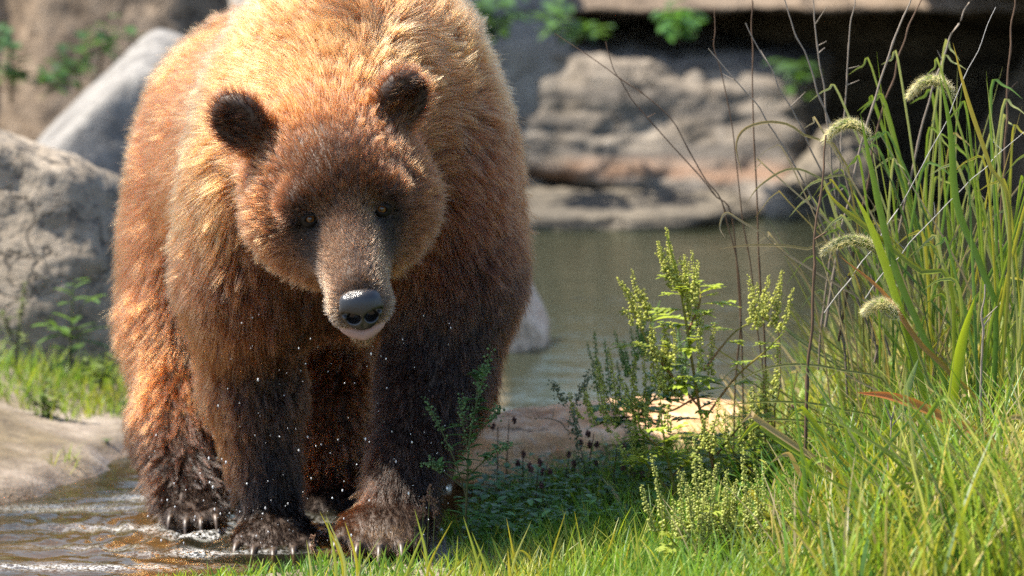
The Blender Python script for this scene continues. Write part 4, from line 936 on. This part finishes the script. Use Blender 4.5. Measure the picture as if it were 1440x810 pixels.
tuft('stiff pale green grass tuft rising between the foxtail stems', auto_blades(50, (1230, 1430), (640, 740), (1150, 1440), (180, 480), -0.2, 15, 0.25, 0.004, 0.0085), 15)
tuft('straw-coloured dead grass tuft among the green blades', auto_blades(34, (1220, 1440), (660, 760), (1080, 1460), (140, 520), -0.15, 16, 0.3, 0.0025, 0.005, [((0.30, 0.24, 0.14), (0.42, 0.35, 0.23)), ((0.24, 0.18, 0.11), (0.36, 0.30, 0.22)), ((0.36, 0.27, 0.08), (0.46, 0.36, 0.14))]), 16)
tuft('broad vivid yellow-green blades scattered through the near grass', auto_blades(60, (1060, 1470), (830, 900), (1040, 1470), (560, 760), -0.75, 17, 0.2, 0.009, 0.016, [((0.20, 0.30, 0.02), (0.34, 0.40, 0.03)), ((0.12, 0.24, 0.02), (0.22, 0.34, 0.03)), ((0.30, 0.30, 0.03), (0.50, 0.42, 0.05)), ((0.36, 0.26, 0.10), (0.48, 0.36, 0.18))]), 17)
tuft('broad-bladed bright green reed leaves above the orange leaf', [
    ([(1330, 720), (1335, 640), (1338, 560), (1352, 480), (1372, 415)], -0.60, 0.024, *BR), ([(1320, 700), (1300, 560), (1262, 430), (1228, 330), (1200, 270)], -0.55, 0.018, *BR), ([(1390, 600), (1330, 520), (1290, 480), (1240, 410), (1180, 360)], -0.55, 0.012, (0.25, 0.24, 0.03), (0.50, 0.19, 0.06)),
    ([(1405, 640), (1330, 590), (1260, 560), (1205, 552)], -0.95, 0.020, (0.36, 0.28, 0.05), (0.60, 0.17, 0.06)), ([(1250, 660), (1262, 600), (1278, 540), (1292, 503)], -0.62, 0.017, (0.08, 0.15, 0.035), (0.20, 0.28, 0.16)), ([(1340, 420), (1290, 380), (1230, 330), (1180, 290), (1160, 265)], -0.45, 0.012, (0.14, 0.22, 0.03), (0.34, 0.32, 0.03)),
    ([(1400, 470), (1380, 380), (1345, 290), (1335, 180), (1320, 100)], -0.45, 0.016, (0.07, 0.15, 0.03), (0.13, 0.22, 0.03)), ([(1330, 560), (1300, 480), (1255, 370), (1225, 240), (1210, 160)], -0.45, 0.016, (0.08, 0.16, 0.03), (0.14, 0.23, 0.03)), ([(1420, 330), (1390, 230), (1360, 140), (1340, 60)], -0.5, 0.010, (0.16, 0.2, 0.04), (0.40, 0.30, 0.05)),
    ([(1180, 380), (1130, 350), (1060, 345), (1010, 350)], -0.2, 0.005, (0.2, 0.2, 0.08), (0.30, 0.22, 0.12)), ([(1150, 440), (1090, 345), (1040, 310), (1020, 300), (1012, 320), (1020, 335)], -0.2, 0.005, (0.25, 0.2, 0.12), (0.34, 0.28, 0.19)), ([(1210, 300), (1150, 250), (1110, 238), (1070, 260), (1050, 285)], -0.2, 0.005, (0.16, 0.2, 0.06), (0.36, 0.28, 0.15)),
    ([(1200, 270), (1130, 190), (1090, 172), (1050, 180), (1035, 205), (1045, 250)], -0.2, 0.006, (0.22, 0.2, 0.06), (0.34, 0.24, 0.13)), ([(1260, 560), (1180, 520), (1090, 515), (1010, 550)], -0.3, 0.006, (0.16, 0.2, 0.05), (0.26, 0.24, 0.1)), ([(1255, 610), (1180, 575), (1100, 565), (1010, 570)], -0.4, 0.006, (0.18, 0.21, 0.04), (0.24, 0.25, 0.06)),
    ([(1250, 640), (1180, 600), (1090, 590), (1040, 600)], -0.4, 0.0055, (0.18, 0.21, 0.04), (0.24, 0.25, 0.06))], 11)
# ---- dry stalks
BRN = ((0.10, 0.062, 0.038), (0.16, 0.10, 0.065)); GRY = ((0.20, 0.16, 0.125), (0.30, 0.25, 0.20))
stalks = [('thick dark upright dry stalk in front of the arching grass', [(1132, 770), (1136, 600), (1142, 420), (1150, 300), (1163, 190)], -0.55, 0.0042, BRN), ('tall thin brown stalk crossed by a short twig', [(1078, 640), (1072, 440), (1063, 250), (1058, 100), (1056, -20)], 0.0, 0.0024, BRN),
 ('slim brown stalk leaning toward the tall thin one', [(1085, 640), (1060, 420), (1030, 190), (1005, 60), (1008, 10)], 0.05, 0.0017, BRN), ('long bowed dark twig reaching left over the pond', [(1030, 640), (1040, 420), (1020, 295), (985, 240), (940, 165), (860, 100), (778, 47)], 0.05, 0.0019, BRN),
 ('wavy dark twig crossing the long bowed one', [(1045, 640), (1035, 330), (1000, 270), (940, 200), (890, 140), (870, 110), (851, 58)], 0.1, 0.0019, BRN), ('pale grey straight stalk slanting left from the grass', [(1230, 480), (1150, 300), (1080, 170), (996, 68)], -0.2, 0.0024, GRY),
 ('grey stalk slanting left below the rock roof', [(1240, 520), (1180, 300), (1110, 150), (1048, 32)], -0.1, 0.0024, GRY), ('grey stalk bent left, its tip out of sight', [(1250, 500), (1190, 250), (1140, 100), (1095, -15)], -0.2, 0.0026, GRY), ('straight grey stalk rising past the lower foxtail heads', [(1190, 560), (1175, 300), (1158, 120), (1140, -15)], -0.1, 0.0026, GRY),
 ('stalk leaning right past the second foxtail head', [(1150, 520), (1175, 300), (1190, 120), (1202, -15)], -0.1, 0.0026, GRY), ('pair-forming brown stalk leaning right over the hollow', [(1160, 460), (1200, 250), (1240, 110), (1285, -15)], -0.2, 0.0036, GRY), ('darker twin of the stalk leaning right over the hollow', [(1180, 480), (1225, 230), (1265, 80), (1300, -15)], -0.1, 0.003, BRN),
 ('stalk bending right behind the topmost foxtail head', [(1230, 520), (1290, 200), (1330, 70), (1375, -15)], -0.1, 0.003, GRY), ('upright reddish brown stalk right of the topmost foxtail', [(1395, 560), (1410, 300), (1417, 130), (1428, -15)], -0.2, 0.0034, BRN), ('thin white dry stem slanting up right through the tuft', [(1160, 440), (1240, 330), (1330, 170), (1400, 10)], -0.4, 0.0013, ((0.35, 0.33, 0.30), (0.5, 0.48, 0.45))),
 ('second thin white dry stem lower across the tuft', [(1215, 420), (1290, 330), (1370, 250), (1445, 180)], -0.4, 0.0012, ((0.35, 0.33, 0.30), (0.5, 0.48, 0.45))), ('grey woody stalk in the near grass', [(1240, 850), (1246, 730), (1250, 640), (1256, 570)], -0.85, 0.0040, GRY), ('grey stalk among the near grass at the bank edge', [(1395, 850), (1386, 700), (1380, 520), (1384, 400)], -0.8, 0.0036, GRY),
 ('dark branching stalk beside the ragweed stem', [(1082, 690), (1088, 600), (1096, 520), (1090, 430)], 0.0, 0.0022, BRN), ('short dark stalk beside the branching one', [(1094, 690), (1105, 600), (1122, 520)], 0.0, 0.002, BRN), ('short pale dry stem lying left in the grass above the slab', [(802, 612), (785, 592), (760, 588), (752, 590)], -0.1, 0.0016, ((0.2, 0.15, 0.1), (0.3, 0.22, 0.15)))]
for k, (lb, pts, Y, rr, (c0, c1)) in enumerate(stalks):
    r = np.random.default_rng(200+k); p = pxp(pts, Y, Y, 40); p = p+np.stack([vnoise(np.stack([np.arange(40)*0.35+k*9, 0*p[:, 0], 0*p[:, 0]], 1), 60)*0.004, 0*p[:, 0], 0*p[:, 0]], 1)
    root = empty('dry_stalk', p[0]); tag(root, lb, 'stalk', 'dry stalks among the tall grass'); prof = np.linspace(rr, rr*0.45, 40)*(1+0.35*(np.arange(40) % 9 == 4))
    V_, F_ = tube(p, prof, 6); one('stem', V_, F_, grad_col(40, c0, c1, 6), DRY, root)
    for q in range(r.integers(1, 4)):
        i = r.integers(8, 36); d = np.array((r.uniform(-1, 1), r.uniform(-0.3, 0.3), r.uniform(0.1, 1))); L = r.uniform(0.02, 0.05)
        V_, F_ = tube(p[i]+np.linspace(0, 1, 6)[:, None]*nrm(d)*L, np.linspace(rr*0.5, rr*0.2, 6), 5); one('twig', V_, F_, c1, DRY, root)
# pale crabgrass spikes over the slab
weed('crabgrass', 'thin crabgrass stalk with two pale spikes over the slab', [(818, 700), (812, 620), (806, 580)], [[(806, 580), (790, 560), (778, 540)], [(806, 580), (815, 555), (829, 525)]], -0.2, (0.16, 0.20, 0.10), 4, 0.05, 61, 0.3, (0.22, 0.25, 0.16), 0.0012, (0.15, 0.19, 0.07), wr=0.12)
# grass seed heads beside the paw
for k, (x0, y0, y1) in enumerate(((604, 690, 790), (612, 708, 790), (596, 706, 792), (585, 720, 800), (440, 760, 815))):
    r = np.random.default_rng(300+k); Y = -0.55; root = empty('meadow_grass_stem', at_y(x0, y1, Y)); tag(root, 'thin grass stem with a pinkish seed head beside the bear paw', 'grass plant', 'seeding grass stems beside the paw')
    p = pxp([(x0-4, y1), (x0-2, (y0+y1)/2), (x0, y0)], Y, Y, 14); V_, F_ = tube(p, np.linspace(0.0013, 0.0008, 14), 5); one('stem', V_, F_, (0.16, 0.18, 0.06), LEAF, root); b = MB()
    for j in range(60): b.add(p[-1]+np.array((r.normal()*0.003, r.normal()*0.003, r.uniform(-0.03, 0.012)))+OCT*np.array((0.0014, 0.0014, 0.003)), OCF, np.array((0.30, 0.18, 0.12))*r.uniform(0.6, 1.4))
    b.build('seed_head', SPIKE, root)
# ---- left bank weeds, creepers on the far rocks
weed('bank_weed', 'leafy upright weed against the granite boulder', [(98, 520), (100, 470), (102, 430), (105, 390)], [[(100, 480), (80, 460), (70, 445)], [(101, 450), (120, 425), (128, 420)]], 1.75, (0.09, 0.17, 0.035), 26, 0.10, 31, group='weeds on the left bank', wr=0.26)
weed('bank_weed', 'small pale weed at the foot of the granite boulder beside the bear', [(140, 545), (148, 520), (160, 500)], [[(142, 535), (125, 515), (118, 505)]], 1.55, (0.15, 0.20, 0.05), 30, 0.05, 32, group='weeds on the left bank')
weed('bank_weed', 'spindly pale weed at the outer end of the left bank', [(22, 520), (26, 470), (34, 400)], [[(24, 490), (10, 460), (4, 440)]], 1.7, (0.15, 0.19, 0.06), 12, 0.05, 33, 0.3, (0.22, 0.24, 0.12), group='weeds on the left bank')
weed('bank_weed', 'tiny green sprig on the bare mud of the left bank', [(148, 640), (150, 628), (152, 618)], [], 1.05, (0.09, 0.16, 0.04), 14, 0.028, 34, group='weeds on the left bank')
weed('bank_weed', 'low leafy weed on the grassy lip of the left bank', [(60, 590), (62, 560), (66, 530)], [[(61, 575), (40, 555), (30, 545)], [(61, 575), (90, 555), (105, 550)]], 1.3, (0.12, 0.18, 0.035), 46, 0.05, 35, group='weeds on the left bank')
def creeper(label, spots, Y, n, col, seed, L=0.07):
    r = np.random.default_rng(seed); root = empty('creeper', at_y(*spots[0][:2], Y)); tag(root, label, 'plant', 'green creepers on the far rocks')
    for k in range(n):
        x0, y0, rx, ry = spots[r.integers(0, len(spots))]; c = at_y(x0+r.normal()*rx, y0+r.normal()*ry, Y+r.uniform(-0.15, 0.15)); th = r.random()*6.28
        V_, F_ = leaflet(c, (math.cos(th), math.sin(th)-0.4, r.uniform(-0.5, 0.6)), L*r.uniform(0.6, 1.3), L*0.6); one('leaf', V_, F_, np.array(col)*r.uniform(0.5, 1.5), LEAF, root)
    p = smooth_path([at_y(spots[0][0], spots[0][1]+40, Y+0.1), at_y(spots[0][0], spots[0][1], Y), at_y(spots[-1][0]+5, spots[-1][1], Y)], 12); V_, F_ = tube(p, np.full(12, 0.006), 5); one('stem', V_, F_, (0.08, 0.07, 0.04), DRY, root)
creeper('green creeper in the dark gap between the back boulders', [(140, 62, 18, 14), (110, 90, 20, 16), (85, 110, 16, 12)], 5.6, 90, (0.05, 0.12, 0.03), 1)
creeper('sparse creeper at the outer foot of the dark brown boulder', [(15, 105, 14, 8), (10, 50, 10, 14)], 5.6, 50, (0.05, 0.11, 0.035), 2)
creeper('leafy creeper at the top of the ledge beside the bear shoulder', [(672, 10, 14, 12), (705, 15, 16, 12), (690, 35, 12, 8)], 6.9, 80, (0.06, 0.13, 0.035), 3, 0.08)
creeper('green tuft growing on the pale flat rock', [(785, 22, 14, 12), (820, 40, 10, 5)], 7.0, 60, (0.07, 0.15, 0.035), 4, 0.08)
creeper('bright green sprig hanging at the edge of the overhanging slab', [(952, 20, 12, 10), (958, 36, 8, 6)], 7.0, 46, (0.07, 0.18, 0.035), 5, 0.08)
creeper('dim green patch growing in the hollow', [(1120, 100, 14, 10)], 7.2, 30, (0.05, 0.11, 0.025), 6, 0.08)
# ------------------------------------------------------------------ splashing drops
r = np.random.default_rng(9); b = MB()
for k in range(190):
    px, py = (r.uniform(300, 640), r.uniform(440, 790)) if k > 40 else (r.uniform(190, 330), r.uniform(600, 760))
    if r.random() < 0.35: py = 790-abs(r.normal())*90
    Y = r.uniform(-0.62, -0.30) if px > 440 else r.uniform(-0.35, -0.18); c = at_y(px, py, Y)
    if c[2] < 0.02: continue
    rr = 0.0005+0.0013*r.random()**2.2; V_, F_ = uv_ball(c, (rr, rr, rr*r.uniform(1, 2.4)), None, 6, 5); b.add(V_, F_, (1, 1, 1))
m = NT('water_drop'); gd = m.pbr((0.92, 0.94, 0.95), 0.05, None, 0.8, Transmission_Weight=0.35, IOR=1.33)
drops = b.build('water_drops', m.done(gd)); tag(drops, 'fine water drops splashing round the bear forelegs', None, None, 'stuff')
